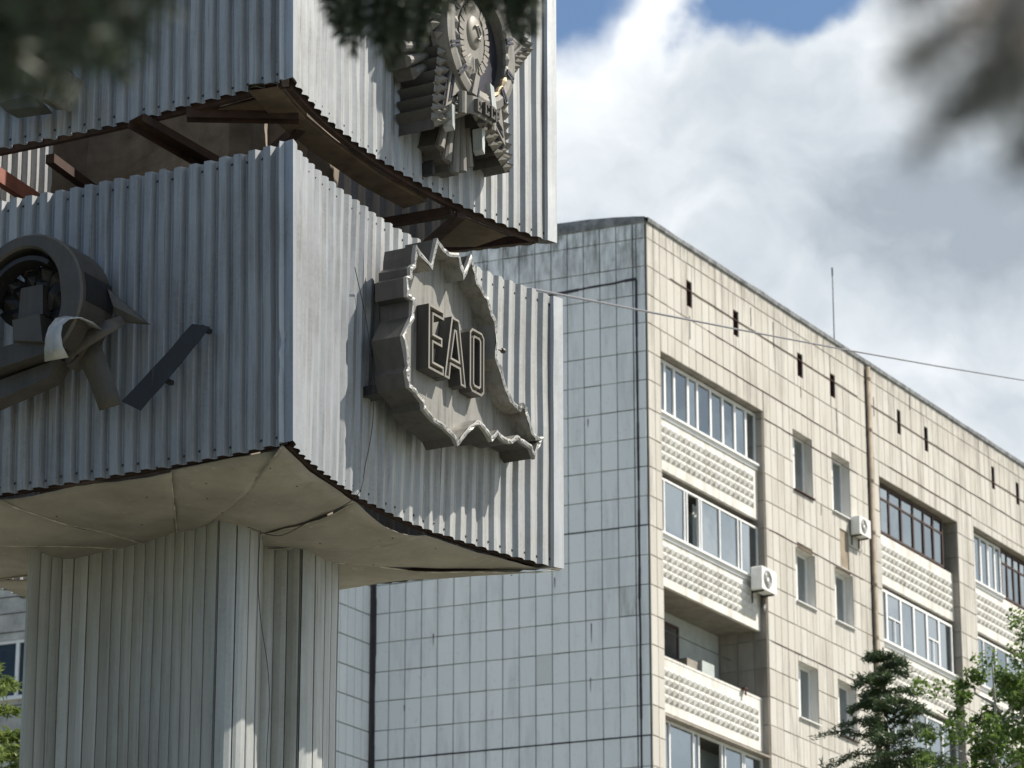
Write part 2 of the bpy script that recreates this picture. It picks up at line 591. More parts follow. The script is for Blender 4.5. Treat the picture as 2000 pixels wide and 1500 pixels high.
def corrugated(side, za, zb, k0, k1, waves_total, ztop_fn, zbot_fn, margin):
    """one sheet: waves k0..k1 of a side"""
    L = side_len(side, za)
    usable = L - 2 * margin
    pw = usable / waves_total
    cols = []
    prof = PROFILE if side in ('AB', 'BD') else PROFILE_DEEP
    for k in range(k0, k1):
        for d, o in prof:
            cols.append((margin + (k + d / PITCH) * pw, o))
    cols.append((margin + k1 * pw, 0.0))
    if k1 < waves_total:      # overlap onto the next sheet
        cols.append((margin + (k1 + .25) * pw, 0.003))
    nz = 8
    vs = []; fs = []
    ph = rnd.random() * 50
    for j in range(nz + 1):
        for (sl, o) in cols:
            s = min(1, max(0, sl / L))
            zb_ = zbot_fn(s) + mnoise.noise(Vector((sl * 7, ph, 0))) * .006
            zt_ = ztop_fn(s) + mnoise.noise(Vector((sl * 9, ph + 9, 0))) * .007
            z = zb_ + (zt_ - zb_) * j / nz
            wob = mnoise.noise(Vector((sl * 2.2, z * 1.7, ph))) * .009 + mnoise.noise(Vector((sl * 9, z * 3, ph))) * .003
            vs.append(sv(side_pt(side, s, z, o + wob)))
    nc = len(cols)
    for j in range(nz):
        for i in range(nc - 1):
            fs.append((j * nc + i, j * nc + i + 1, (j + 1) * nc + i + 1, (j + 1) * nc + i))
    o = mesh_obj("corrugated_sheet", vs, fs, M['galv'], stele)
    return o, pw, L


def build_tier(za, zb, ztop=None):
    for side in ('AB', 'AC', 'BD', 'CD'):
        L = side_len(side, za)
        margin = .055
        nw = int(round((L - 2 * margin) / PITCH))
        ns = 3 if L < 3.5 else 4
        tilt = .07 if side == 'AC' and zb < 10 else 0
        edges = [round(i * nw / ns) for i in range(ns + 1)]
        jit = [rnd.uniform(-.006, .006) for _ in range(ns)]
        for i in range(ns):
            zt = (lambda s, i=i: zb + tilt * s + jit[i])
            zbm = (lambda s, i=i: za + jit[i] * .8)
            corrugated(side, za, zb, edges[i], edges[i + 1], nw, zt, zbm, margin)
        # fixing screws in the valleys, along the lower and upper edges
        mb = MB()
        pw = (L - 2 * margin) / nw
        for k in range(nw):
            sl = margin + (k + .0755 / PITCH) * pw
            for z in (za + .05, zb + tilt * sl / L - .06):
                if rnd.random() < .12: continue
                zz = z + rnd.uniform(-.008, .008)
                c = side_pt(side, sl / L, zz, -DEPTH + .004)
                a = side_pt(side, sl / L + .001, zz, -DEPTH + .004) - c
                a.normalize()
                nrm = (side_pt(side, sl / L, zz, .05) - side_pt(side, sl / L, zz, 0)).normalized()
                r_ = .0095
                ring = [c + a * r_ * math.cos(q) + Vector((0, 0, 1)) * r_ * math.sin(q) for q in [i * math.pi / 3 for i in range(6)]]
                mb.add([sv(p) for p in ring] + [sv(c + nrm * .007)], [(i, (i + 1) % 6, 6) for i in range(6)])
        o = mb.obj("fixing_screws", M['black'], stele)
        tag(o, kind="stuff")
    # corner flashings: bent strips over the sheet ends
    for cn, s1, s2 in (('A', 'AC', 'AB'), ('B', 'AB', 'BD'), ('C', 'AC', 'CD'), ('D', 'BD', 'CD')):
        wid = .075
        nz = 24
        vs = []; fs = []
        def edge_s(sd):
            Ls = side_len(sd, za)
            return (lambda d: d / Ls) if sd[0] == cn else (lambda d: 1 - d / Ls)
        e1, e2 = edge_s(s1), edge_s(s2)
        zt = zb + (.004 if cn != 'C' or zb > 10 else .07)
        for j in range(nz + 1):
            z = za - .004 + (zt - za) * j / nz
            dent = 0
            if cn == 'A' and zb < 10:
                dent = -.022 * math.exp(-((z - 8.22) / .045) ** 2) - .012 * math.exp(-((z - 8.05) / .03) ** 2)
            n1 = mnoise.noise(Vector((z * 3, za, 1))) * .004
            p0 = side_pt(s1, e1(wid), z, (.030 if cn == 'A' else .006) + n1 + dent)
            pz = side_pt(s1, e1(wid + .012), z, -.012)
            p1 = side_pt(s1, e1(wid * (.80 if cn == 'A' else .5)), z, (.003 if cn == 'A' else .009) + n1 + dent * .4)
            pc = corner(cn, z)
            out = (pc - CEN).normalized()
            p2 = Vector((pc.x + out.x * .012, pc.y + out.y * .012, z))
            p3 = side_pt(s2, e2(wid * .5), z, .009 + n1)
            p4 = side_pt(s2, e2(wid), z, .006 + n1)
            vs += [sv(p) for p in (pz, p0, p1, p2, p3, p4)]
        for j in range(nz):
            for i in range(5):
                fs.append((j * 6 + i, j * 6 + i + 1, (j + 1) * 6 + i + 1, (j + 1) * 6 + i))
        add_solid(mesh_obj("corner_flashing", vs, fs, M['flash'], stele), .002)


build_tier(Z0, Z1)
build_tier(Z2, Z3)


# rusty angle-iron ring along the lower edges
def angle_ring(z, name):
    for side in ('AB', 'AC', 'BD', 'CD'):
        mb = MB()
        N = 30
        vs = []; fs = []
        for i in range(N + 1):
            s = .034 + .932 * i / N
            for w, dz in ((-.048, 0), (-.085, 0), (-.085, .008), (-.056, .008), (-.056, .07), (-.048, .07)):
                vs.append(sv(side_pt(side, s, z + dz + .004, w)))
        for i in range(N):
            for k in range(6):
                k2 = (k + 1) % 6
                fs.append((i * 6 + k, i * 6 + k2, (i + 1) * 6 + k2, (i + 1) * 6 + k))
        mb.add(vs, fs)
        mb.obj(name, M['rust'], stele)


angle_ring(Z2 - .02, "edge_angle")
angle_ring(Z0 + .0, "edge_angle")
# the concrete core, same cross shape as the pillar
CORE = [(-3.046, 21.676), (-2.85, 21.97), (-2.616, 21.90), (-2.256, 21.56), (-1.97, 21.23), (-1.80, 21.083), (-1.66, 21.10), (-1.578, 21.293),
        (-1.584, 21.72), (-1.463, 21.75), (-1.328, 21.68), (-1.22, 21.775), (-1.121, 22.08)]
pc_ = (-2.12, 21.87)
CORE_FULL = CORE + [(2 * pc_[0] - x, 2 * pc_[1] - y) for x, y in CORE[1:-1]]


def ring_scale(poly, k):
    return [(pc_[0] + (x - pc_[0]) * k, pc_[1] + (y - pc_[1]) * k) for x, y in poly]


def core_mesh():
    poly = ring_scale(CORE_FULL, .965)
    zs = [7.64 + i * .12 for i in range(41)]
    vs = []; fs = []
    n = len(poly)
    for z in zs:
        for i, (x, y) in enumerate(poly):
            dx = mnoise.noise(Vector((x * 5, y * 5, z * 5))) * .018
            vs.append(sfr(x + dx, y + dx, z))
    for j in range(len(zs) - 1):
        for i in range(n):
            fs.append((j * n + i, j * n + (i + 1) % n, (j + 1) * n + (i + 1) % n, (j + 1) * n + i))
    return mesh_obj("concrete_core", vs, fs, M['concrete'], stele)


core_mesh()


# pillar cladding: each face a ribbed sheet, groups of ribs
def pillar_sheets():
    poly = CORE_FULL
    n = len(poly)
    groups = [range(0, 5), range(5, 7), range(7, 8), range(8, 10), range(10, 12), range(12, 17), range(17, 19), range(19, 20), range(20, 22), range(22, 24)]
    pitch = .105
    for gi, grp in enumerate(groups):
        pts = [Vector(poly[i % n]) for i in grp] + [Vector(poly[(grp[-1] + 1) % n])]
        # resample along the polyline (rounded a little)
        segs = [(pts[i + 1] - pts[i]).length for i in range(len(pts) - 1)]
        L = sum(segs)
        def at(d):
            d = min(max(d, 0), L - 1e-6)
            for i, sl in enumerate(segs):
                if d <= sl: 
                    return pts[i].lerp(pts[i + 1], d / sl), (pts[i + 1] - pts[i]).normalized()
                d -= sl
            return pts[-1], (pts[-1] - pts[-2]).normalized()
        def smooth_at(d):
            acc = Vector((0, 0)); tt = Vector((0, 0)); k = 0
            for q in (-.08, -.04, 0, .04, .08):
                if 0 <= d + q <= L:
                    p_, t_ = at(d + q); acc += p_; tt += t_; k += 1
            if d < .08 or d > L - .08:
                p_, t_ = at(d); return p_, t_
            return acc / k, tt.normalized()
        nw = max(1, round(L / pitch))
        pw = L / nw
        cols = []
        for k in range(nw):
            for d, o in ((0, -.004), (.018, 0), (.050, .003), (.080, 0), (.092, -.004), (.0935, -.024), (.1005, -.024), (.102, -.004)):
                cols.append(((k + d / pitch) * pw, o))
        cols.append((L, 0))
        vs = []; fs = []
        zs = [0, 3, 5, 5.6, 6.2, 6.6, 7.0, 7.3, 7.62]
        for z in zs:
            for d, o in cols:
                p, t = smooth_at(d)
                nn = Vector((t.y, -t.x))
                wob = mnoise.noise(Vector((d * 3 + gi * 9, z * 1.3, 3))) * .006
                p = p + nn * (o + wob + .012)
                vs.append(sfr(p.x, p.y, z))
        nc = len(cols)
        for j in range(len(zs) - 1):
            for i in range(nc - 1):
                fs.append((j * nc + i, j * nc + i + 1, (j + 1) * nc + i + 1, (j + 1) * nc + i))
        mesh_obj("pillar_sheet", vs, fs, M['pillar'], stele)


pillar_sheets()


# soffit: sheet panels under the lower tier, sagging and parting at the seams
def soffit_mat():
    m, nt, bs = new_mat("soffit_sheet")
    v = objvec(nt)
    n1 = noise_node(nt, 2.2, 6, .6, v)
    n2 = noise_node(nt, 16, 4, .6, v)
    n3 = noise_node(nt, 6, 5, .7, v)
    col = ramp(nt, n1, [(.3, (.185, .172, .150)), (.7, (.30, .282, .25))])
    col = mixc(nt, math_node(nt, 'MULTIPLY', ramp(nt, n3, [(.56, (0, 0, 0)), (.75, (1, 1, 1))]), .5), col, (.17, .135, .095))
    col = mixc(nt, math_node(nt, 'MULTIPLY', ramp(nt, n2, [(.62, (0, 0, 0)), (.72, (1, 1, 1))]), .35), col, (.45, .42, .37))
    lk(nt, col, bs.inputs['Base Color'])
    bs.inputs['Roughness'].default_value = .7
    bs.inputs['Metallic'].default_value = .1
    bump(nt, bs, n1, .5, .05)
    return m


M['soffit'] = soffit_mat()


def soffit():
    order = [('AB', False), ('BD', False), ('CD', True), ('AC', True)]   # walk A-B-D-C-A
    bd = []
    for side, rev in order:
        N = 24
        for i in range(N):
            s = i / N
            bd.append((side, (1 - s) if rev else s))
    n = len(bd)
    cuts = [0, 9, 15, 24, 36, 48, 60, 72, 82, 90]      # seams between panels
    rings = 14
    for ci in range(len(cuts)):
        a = cuts[ci]; b = cuts[(ci + 1) % len(cuts)]
        if b <= a: b += n
        tilt_in = rnd.uniform(-.02, .02)
        drop_a = rnd.uniform(0, .035); drop_b = rnd.uniform(0, .035)
        edge_drop = .0
        if ci == 1: edge_drop = .05; drop_b = .05
        vs = []; fs = []
        m = (b - a) * 2 + 1
        for j in range(rings + 1):
            f = j / rings                     # 0 edge .. 1 centre
            for i in range(m):
                k = a + i / 2
                i0 = int(math.floor(k)) % n; i1 = (i0 + 1) % n; fr = k - math.floor(k)
                p = side_pt(*bd[i0], Z0, -.056).lerp(side_pt(*bd[i1], Z0, -.056), fr)
                c = Vector((pc_[0], pc_[1], Z0))
                q = p.lerp(c, f * .9)
                u = i / (m - 1)
                sag = -.012 - .06 * math.sin(math.pi * min(1, f * 1.15)) * (.35 + .65 * math.sin(math.pi * u))
                sag -= (drop_a * (1 - u) ** 3 + drop_b * u ** 3) * math.sin(math.pi * min(1, f * 1.3 + .1)) 
                sag -= edge_drop * math.exp(-((f) / .12) ** 2) * math.sin(math.pi * u)
                sag -= .030 * (.35 - abs(mnoise.noise(Vector((q.x * 1.7 + 5, q.y * 1.7, ci * 3))))) * (1 if f > .05 else .3)
                sag += mnoise.noise(Vector((q.x * 2.3, q.y * 2.3, ci))) * .022 + mnoise.noise(Vector((q.x * 7, q.y * 7, ci))) * .006
                vs.append(sv((q.x, q.y, Z0 + sag)))
        for j in range(rings):
            for i in range(m - 1):
                fs.append((j * m + i, j * m + i + 1, (j + 1) * m + i + 1, (j + 1) * m + i))
        add_solid(mesh_obj("soffit_panel", vs, fs, M['soffit'], stele, True), .003)
        # folded lip along the panel's first edge
        lip = MB()
        pts = [Vector(vs[j * m]) + Vector((0, 0, -.004 + rnd.uniform(-.003, .003))) for j in range(rings + 1)]
        lip.tube(pts, [.003 + .004 * rnd.random() for _ in pts], 4, False)
        lip.obj("folded_lip", M['lip'], stele)
        fx = MB()
        for q in range(4):
            i = rnd.randrange(1, m - 1); j = rnd.randrange(0, rings - 3)
            c = Vector(vs[j * m + i]) + Vector((rnd.uniform(-.05, .05), rnd.uniform(-.05, .05), -.004))
            fx.add([(c.x + .007 * math.cos(a_), c.y + .007 * math.sin(a_), c.z) for a_ in (0, 1.57, 3.14, 4.71)] + [(c.x, c.y, c.z - .006)], [(0, 1, 4), (1, 2, 4), (2, 3, 4), (3, 0, 4)])
        tag(fx.obj("soffit_fixings", M['rust'], stele), kind="stuff")


soffit()

# beams and boards seen in the slot between the tiers
def beams():
    def bm(p, q, w, h, mat='rust', name="frame_beam", up=Vector((0, 0, 1))):
        mb = MB(); mb.beam(sv(p), sv(q), w, h, up); mb.obj(name, M[mat], stele)
    def channel(p, q, w, h, mat='rust', up=Vector((0, 0, 1))):
        p = Vector(p); q = Vector(q)
        d = (q - p).normalized(); a = d.cross(up).normalized(); b = a.cross(d)
        mb = MB()
        t = .008
        for (oa, ob, ww, hh) in ((0, h / 2 - t / 2, w, t), (-w / 2 + t / 2, 0, t, h - 2 * t - .001), (w / 2 - t / 2, 0, t, h - 2 * t - .001)):
            o = a * oa + b * ob
            mb.beam(sv(p + o), sv(q + o), ww, hh, up)
        mb.obj("frame_beam", M[mat], stele)
    zb = Z2 - .03
    channel((-1.30, 20.06, zb), (-1.98, 20.03, zb), .09, .08)
    channel((-2.30, 20.13, zb), (-1.80, 20.55, zb - .16), .16, .06)
    bm((-3.40, 20.62, 9.80), (-2.90, 21.55, 9.72), .05, .10, 'rust_red')
    bm((-1.27, 20.12, zb), (-1.27, 20.12, Z1 - .35), .045, .045)
    bm((-.405, 21.66, zb), (-.405, 21.66, Z1 - .4), .05, .05)
    bm((-.39, 21.69, zb), (-1.15, 22.0, zb - .02), .06, .06)
    bm((-.33, 21.72, zb - .01), (-.75, 22.72, zb - .01), .06, .05)
    bm((-1.30, 20.28, zb + .02), (-1.7, 21.1, zb + .02), .06, .06)
    bm((-2.9, 20.75, zb), (-2.5, 21.8, zb), .06, .06)
    bm((-3.9, 21.2, zb), (-2.95, 21.9, zb), .06, .06)
    # plank running inside the right-hand edge of the upper tier
    N = 16
    vs = []; fs = []
    for i in range(N + 1):
        s = .02 + .63 * i / N
        for w, dz in ((-.12, -.012), (-.30, -.02), (-.30, .02), (-.12, .02)):
            vs.append(sv(side_pt('AB', s, Z2 + dz - .01, w + mnoise.noise(Vector((s * 9, w, 0))) * .012)))
    for i in range(N):
        for k in range(4):
            fs.append((i * 4 + k, i * 4 + (k + 1) % 4, (i + 1) * 4 + (k + 1) % 4, (i + 1) * 4 + k))
    mesh_obj("edge_plank", vs, fs, M['plank'], stele)
    # corner plate near the right tip
    p = [side_pt('AB', .74, Z2 - .012, -.13), side_pt('AB', .9, Z2 - .012, -.12), side_pt('BD', .14, Z2 - .012, -.1), side_pt('BD', .22, Z2 - .012, -.2)]
    mb = MB()
    mb.add([sv(q) for q in p] + [sv(q + Vector((0, 0, .01))) for q in p], [(3, 2, 1, 0), (4, 5, 6, 7), (0, 1, 5, 4), (1, 2, 6, 5), (2, 3, 7, 6), (3, 0, 4, 7)])
    mb.obj("corner_plate", M['plank'], stele)
    # board across the front tip
    p = [side_pt('AC', .075, Z2 - .012, -.15), side_pt('AC', .21, Z2 - .012, -.13), side_pt('AB', .14, Z2 - .012, -.31), side_pt('AB', .06, Z2 - .012, -.2)]
    mb = MB()
    mb.add([sv(q) for q in p] + [sv(q + Vector((0, 0, .012))) for q in p], [(3, 2, 1, 0), (4, 5, 6, 7), (0, 1, 5, 4), (1, 2, 6, 5), (2, 3, 7, 6), (3, 0, 4, 7)])
    mb.obj("tip_board", M['plank'], stele)
    # concrete cap on top of the core, above the open upper tier
    mb = MB()
    poly = ring_scale(CORE_FULL, 1.02)
    mb.add([sfr(x, y, 12.5) for x, y in poly] + [sfr(x, y, 12.62) for x, y in poly], [(i, (i + 1) % len(poly), len(poly) + (i + 1) % len(poly), len(poly) + i) for i in range(len(poly))] + [tuple(range(len(poly), 2 * len(poly)))])
    mb.obj("core_cap", M['concrete'], stele)


beams()

# loose black wires pinned to the cladding
def stele_wire(name, pts, label, r=.0026):
    mb = MB()
    P = [Vector(p) for p in pts]
    dense = []
    for i in range(len(P) - 1):
        p0 = P[max(i - 1, 0)]; p1 = P[i]; p2 = P[i + 1]; p3 = P[min(i + 2, len(P) - 1)]
        for k in range(6):
            t = k / 6
            dense.append(.5 * ((2 * p1) + (-p0 + p2) * t + (2 * p0 - 5 * p1 + 4 * p2 - p3) * t * t + (-p0 + 3 * p1 - 3 * p2 + p3) * t ** 3))
    dense.append(P[-1])
    mb.tube(dense, r, 5)
    o = mb.obj(name, M['black'])
    return tag(o, label, "wire")


stele_wire("hanging_wire", [side_pt('AB', .30, 9.0, .02), side_pt('AB', .335, 8.78, .03), side_pt('AB', .34, 8.6, .06), side_pt('AB', .345, 8.3, .09), side_pt('AB', .355, 8.05, .08),
                            side_pt('AB', .36, 7.8, .03), side_pt('AB', .34, 7.575, .0), (-1.25, 20.9, 7.50), (-1.45, 21.2, 7.50), (-1.62, 21.0, 7.50)],
           "thin black wire hanging down the sunlit corrugated face behind the map emblem")
stele_wire("sagging_wire", [(-1.55, 21.07, 7.5), (-1.56, 21.12, 7.2), (-1.54, 21.14, 6.95), (-1.50, 21.20, 6.7), (-1.48, 21.20, 6.45), (-1.49, 21.2, 6.1), (-1.5, 21.2, 5.4), (-1.5, 21.2, 4.5)],
           "thin black wire running down the front edge of the ribbed pillar")

# ------------------------------------------------------------------ emblem frames
TAB = (PB - PA).normalized(); NAB = Vector((TAB.y, -TAB.x))
TAC = (PC - PA).normalized(); NAC = Vector((-TAC.y, TAC.x))
if NAC.y > 0: NAC = -NAC


def frame(org, tx, nx):
    def f(x, y, z):
        return (org.x + tx.x * x + nx.x * y, org.y + tx.y * x + nx.y * y, z)
    return f


FAB = frame(PA, TAB, NAB)                      # x along the right face, y outwards
FAC = frame(PA, TAC, NAC)                      # x along the left face (to the left), y outwards


def local_frame(F, root):
    l = root.location
    def f(x, y, z):
        p = F(x, y, z)
        return (p[0] - l.x, p[1] - l.y, p[2] - l.z)
    return f


# ---- map emblem with the letters EAO
MAP = [(1.361, 9.209), (1.409, 9.182), (1.55, 9.144), (1.61, 9.334), (1.706, 9.3), (1.76, 9.291), (1.878, 9.322), (1.91, 9.291), (1.954, 9.215), (2.04, 9.364), (2.085, 9.299), (2.129, 9.209), (2.229, 9.159), (2.273, 9.126), (2.318, 9.058), (2.373, 9.006), (2.385, 8.928), (2.376, 8.775), (2.43, 8.722), (2.475, 8.642), (2.564, 8.552), (2.643, 8.53), (2.677, 8.524), (2.711, 8.564), (2.768, 8.549), (2.791, 8.488), (2.848, 8.41), (2.893, 8.388), (2.979, 8.406), (2.932, 8.335), (2.87, 8.237), (2.818, 8.292), (2.722, 8.298), (2.643, 8.306), (2.565, 8.256), (2.498, 8.247), (2.453, 8.25), (2.387, 8.269), (2.31, 8.203), (2.233, 8.25), (2.167, 8.272), (2.135, 8.269), (2.017, 8.186), (1.953, 8.124), (1.885, 8.061), (1.836, 8.102), (1.72, 8.128), (1.595, 8.138), (1.47, 8.181), (1.459, 8.222), (1.366, 8.262), (1.294, 8.275), (1.262, 8.364), (1.282, 8.403), (1.25, 8.504), (1.218, 8.582), (1.321, 8.737), (1.323, 8.839), (1.26, 8.848), (1.253, 8.968), (1.298, 8.996), (1.295, 9.046), (1.344, 9.086), (1.347, 9.14)]


def map_emblem():
    root = empty("map_emblem", FAB(1.95, -.2, 8.06))
    tag(root, "metal map-outline box with jagged rim holding the letters EAO on the right face", "emblem")
    F0 = local_frame(FAB, root)
    F = lambda x, y, z: F0(x - .116, y + .07, z - .03)      # the box stands off the wall on its brackets
    n = len(MAP)
    inner = offset_poly(MAP, .025)
    WF, WB, WFL = 0.0, -.225, -.125
    # sides
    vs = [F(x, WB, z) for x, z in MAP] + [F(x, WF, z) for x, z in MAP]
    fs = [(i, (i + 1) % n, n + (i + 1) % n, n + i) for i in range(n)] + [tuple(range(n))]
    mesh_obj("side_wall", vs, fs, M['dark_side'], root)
    # inner walls + floor
    vs = [F(x, WFL, z) for x, z in inner] + [F(x, WF, z) for x, z in inner]
    fs = [(i, (i + 1) % n, n + (i + 1) % n, n + i) for i in range(n)]
    mesh_obj("inner_wall", vs, fs, M['tray'], root)
    mesh_obj("floor_plate", [F(x, WFL + .001, z) for x, z in inner], [tuple(range(n))], M['tray'], root)
    # rim: battered folded strip
    out2 = offset_poly(MAP, -.004)
    vs = []; fs = []
    for i in range(n):
        k = 3
        for q in range(k):
            f = q / k
            def L2(P): return (P[i][0] + (P[(i + 1) % n][0] - P[i][0]) * f, P[i][1] + (P[(i + 1) % n][1] - P[i][1]) * f)
            a = L2(out2); b = L2(inner)
            j1 = rnd.uniform(-.005, .006); j2 = rnd.uniform(-.005, .006)
            vs += [F(a[0], WF - .02, a[1]), F(a[0], WF + .004 + j1, a[1]), F((a[0] + b[0]) / 2, WF + .006 + j2, (a[1] + b[1]) / 2), F(b[0], WF + .003 + j2, b[1])]
    m = len(vs) // 4
    for i in range(m):
        i2 = (i + 1) % m
        for k in range(3):
            fs.append((i * 4 + k, i2 * 4 + k, i2 * 4 + k + 1, i * 4 + k + 1))
    mesh_obj("rim", vs, fs, M['rim'], root)
    # rivets along the rim
    mb = MB()
    tot = 0
    for i in range(n):
        p = Vector(MAP[i]); q = Vector(MAP[(i + 1) % n]); L = (q - p).length
        k = max(1, int(L / .035))
        dirv = (q - p).normalized()
        for j in range(k):
            c = p + (q - p) * (j + .5) / k
            inn = Vector(inner[i]).lerp(Vector(inner[(i + 1) % n]), (j + .5) / k)
            c = c.lerp(inn, .5)
            mb.add([F(c.x + .004 * math.cos(a), WF + .006, c.y + .004 * math.sin(a)) for a in (0, 1.57, 3.14, 4.71)] + [F(c.x, WF + .011, c.y)], [(0, 1, 4), (1, 2, 4), (2, 3, 4), (3, 0, 4)])
    tag(mb.obj("rim_rivets", M['dark_side'], root), kind="stuff")
    # brackets to the wall
    for (x, z) in ((1.30, 8.30), (1.4, 9.0), (2.3, 8.95), (2.45, 8.45)):
        mb = MB(); mb.box(F, (x, -.45, z - .03), (x + .12, WB - .002, z + .03)); mb.obj("wall_bracket", M['black'], root)
    # letters as channel letters: side walls, rim and a recessed face
    def letter(name, outer, holes, strokes_mat='bronze'):
        WL0, WL1, WR = WFL + .003, -.035, -.07
        th = .014
        mbw = MB(); mbr = MB(); mbf = MB()
        for poly, sgn in [(outer, 1)] + [(h, -1) for h in holes]:
            ins = offset_poly(poly, th * sgn)
            k = len(poly)
            vs = [F(x, WL0, z) for x, z in poly] + [F(x, WL1, z) for x, z in poly]
            mbw.add(vs, [(i, (i + 1) % k, k + (i + 1) % k, k + i) for i in range(k)])
            vs = [F(x, WL1, z) for x, z in poly] + [F(x, WL1 + .001, z) for x, z in ins] + [F(x, WR, z) for x, z in ins]
            mbr.add(vs, [(i, (i + 1) % k, k + (i + 1) % k, k + i) for i in range(k)] + [(k + i, k + (i + 1) % k, 2 * k + (i + 1) % k, 2 * k + i) for i in range(k)])
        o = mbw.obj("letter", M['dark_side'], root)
        mbr.obj("letter_rim", M['bronze'], o)
        return o, WR
    def face(o, polys, WR):
        mb = MB()
        for p in polys:
            mb.add([F(x, WR + .001, z) for x, z in p], [tuple(range(len(p)))])
        mb.obj("letter_face", M['dark_side'], o)
    zb, zt = 8.486, 8.908
    x0, x1 = 1.585, 1.772
    s = .058
    zm = (zb + zt) / 2
    E = [(x0, zb), (x1, zb), (x1, zb + s), (x0 + s, zb + s), (x0 + s, zm - s / 2), (x1 - .02, zm - s / 2), (x1 - .02, zm + s / 2), (x0 + s, zm + s / 2), (x0 + s, zt - s), (x1, zt - s), (x1, zt), (x0, zt)]
    o, WR = letter("letter_e", E, [])
    face(o, [E], WR)
    a0, a1, am = 1.782, 2.047, 1.9145
    hw = .046
    def ax(z, x_bot, x_top): return x_bot + (x_top - x_bot) * (z - zb) / (zt - zb)
    zc0, zc1 = zb + .10, zb + .15
    outerA = [(a0, zb), (a0 + .062, zb), (ax(zc0, a0 + .062, am - .004), zc0), (ax(zc0, a1 - .062, am + .004), zc0), (a1 - .062, zb), (a1, zb), (am + hw, zt), (am - hw, zt)]
    holeA = [(ax(zc1, a0 + .062, am), zc1), (ax(zc1, a1 - .062, am), zc1), (am + .004, zt - .09), (am - .004, zt - .09)]
    o, WR = letter("letter_a", outerA, [holeA])
    zz = zt - .09
    face(o, [[(a0, zb), (a0 + .062, zb), (am - .004, zz), (am + .004, zz), (am + hw, zt), (am - hw, zt)],
             [(a1 - .062, zb), (a1, zb), (am + hw, zt), (am + .004, zz)],
             [(ax(zc0, a0 + .062, am), zc0), (ax(zc0, a1 - .062, am), zc0), (ax(zc1, a1 - .062, am), zc1), (ax(zc1, a0 + .062, am), zc1)]], WR)
    o0, o1 = 2.096, 2.28
    c = .03
    O = [(o0 + c, zb), (o1 - c, zb), (o1, zb + c), (o1, zt - c), (o1 - c, zt), (o0 + c, zt), (o0, zt - c), (o0, zb + c)]
    q = .055
    H = [(o0 + q + .01, zb + q), (o1 - q - .01, zb + q), (o1 - q, zb + q + .01), (o1 - q, zt - q - .01), (o1 - q - .01, zt - q), (o0 + q + .01, zt - q), (o0 + q, zt - q - .01), (o0 + q, zb + q + .01)]
    o, WR = letter("letter_o", O, [H])
    mb = MB()
    mb.add([F(x, WR + .001, z) for x, z in O] + [F(x, WR + .001, z) for x, z in H], [(i, (i + 1) % 8, 8 + (i + 1) % 8, 8 + i) for i in range(8)])
    mb.obj("letter_face", M['dark_side'], o)
    # old fixing pins left on the right of the map
    for (x, z, ln) in ((2.33, 9.10, .10), (2.52, 8.74, .10), (2.47, 8.95, .26)):
        mb = MB(); mb.tube([F(x, -.24, z), F(x + ln, -.16, z + .005)], .010 if ln < .2 else .006, 6)
        mb.tube([F(x + ln, -.16, z + .005), F(x + ln + .02, -.155, z + .005)], .018, 6)
        mb.obj("fixing_pin", M['dark_side'], root)


map_emblem()


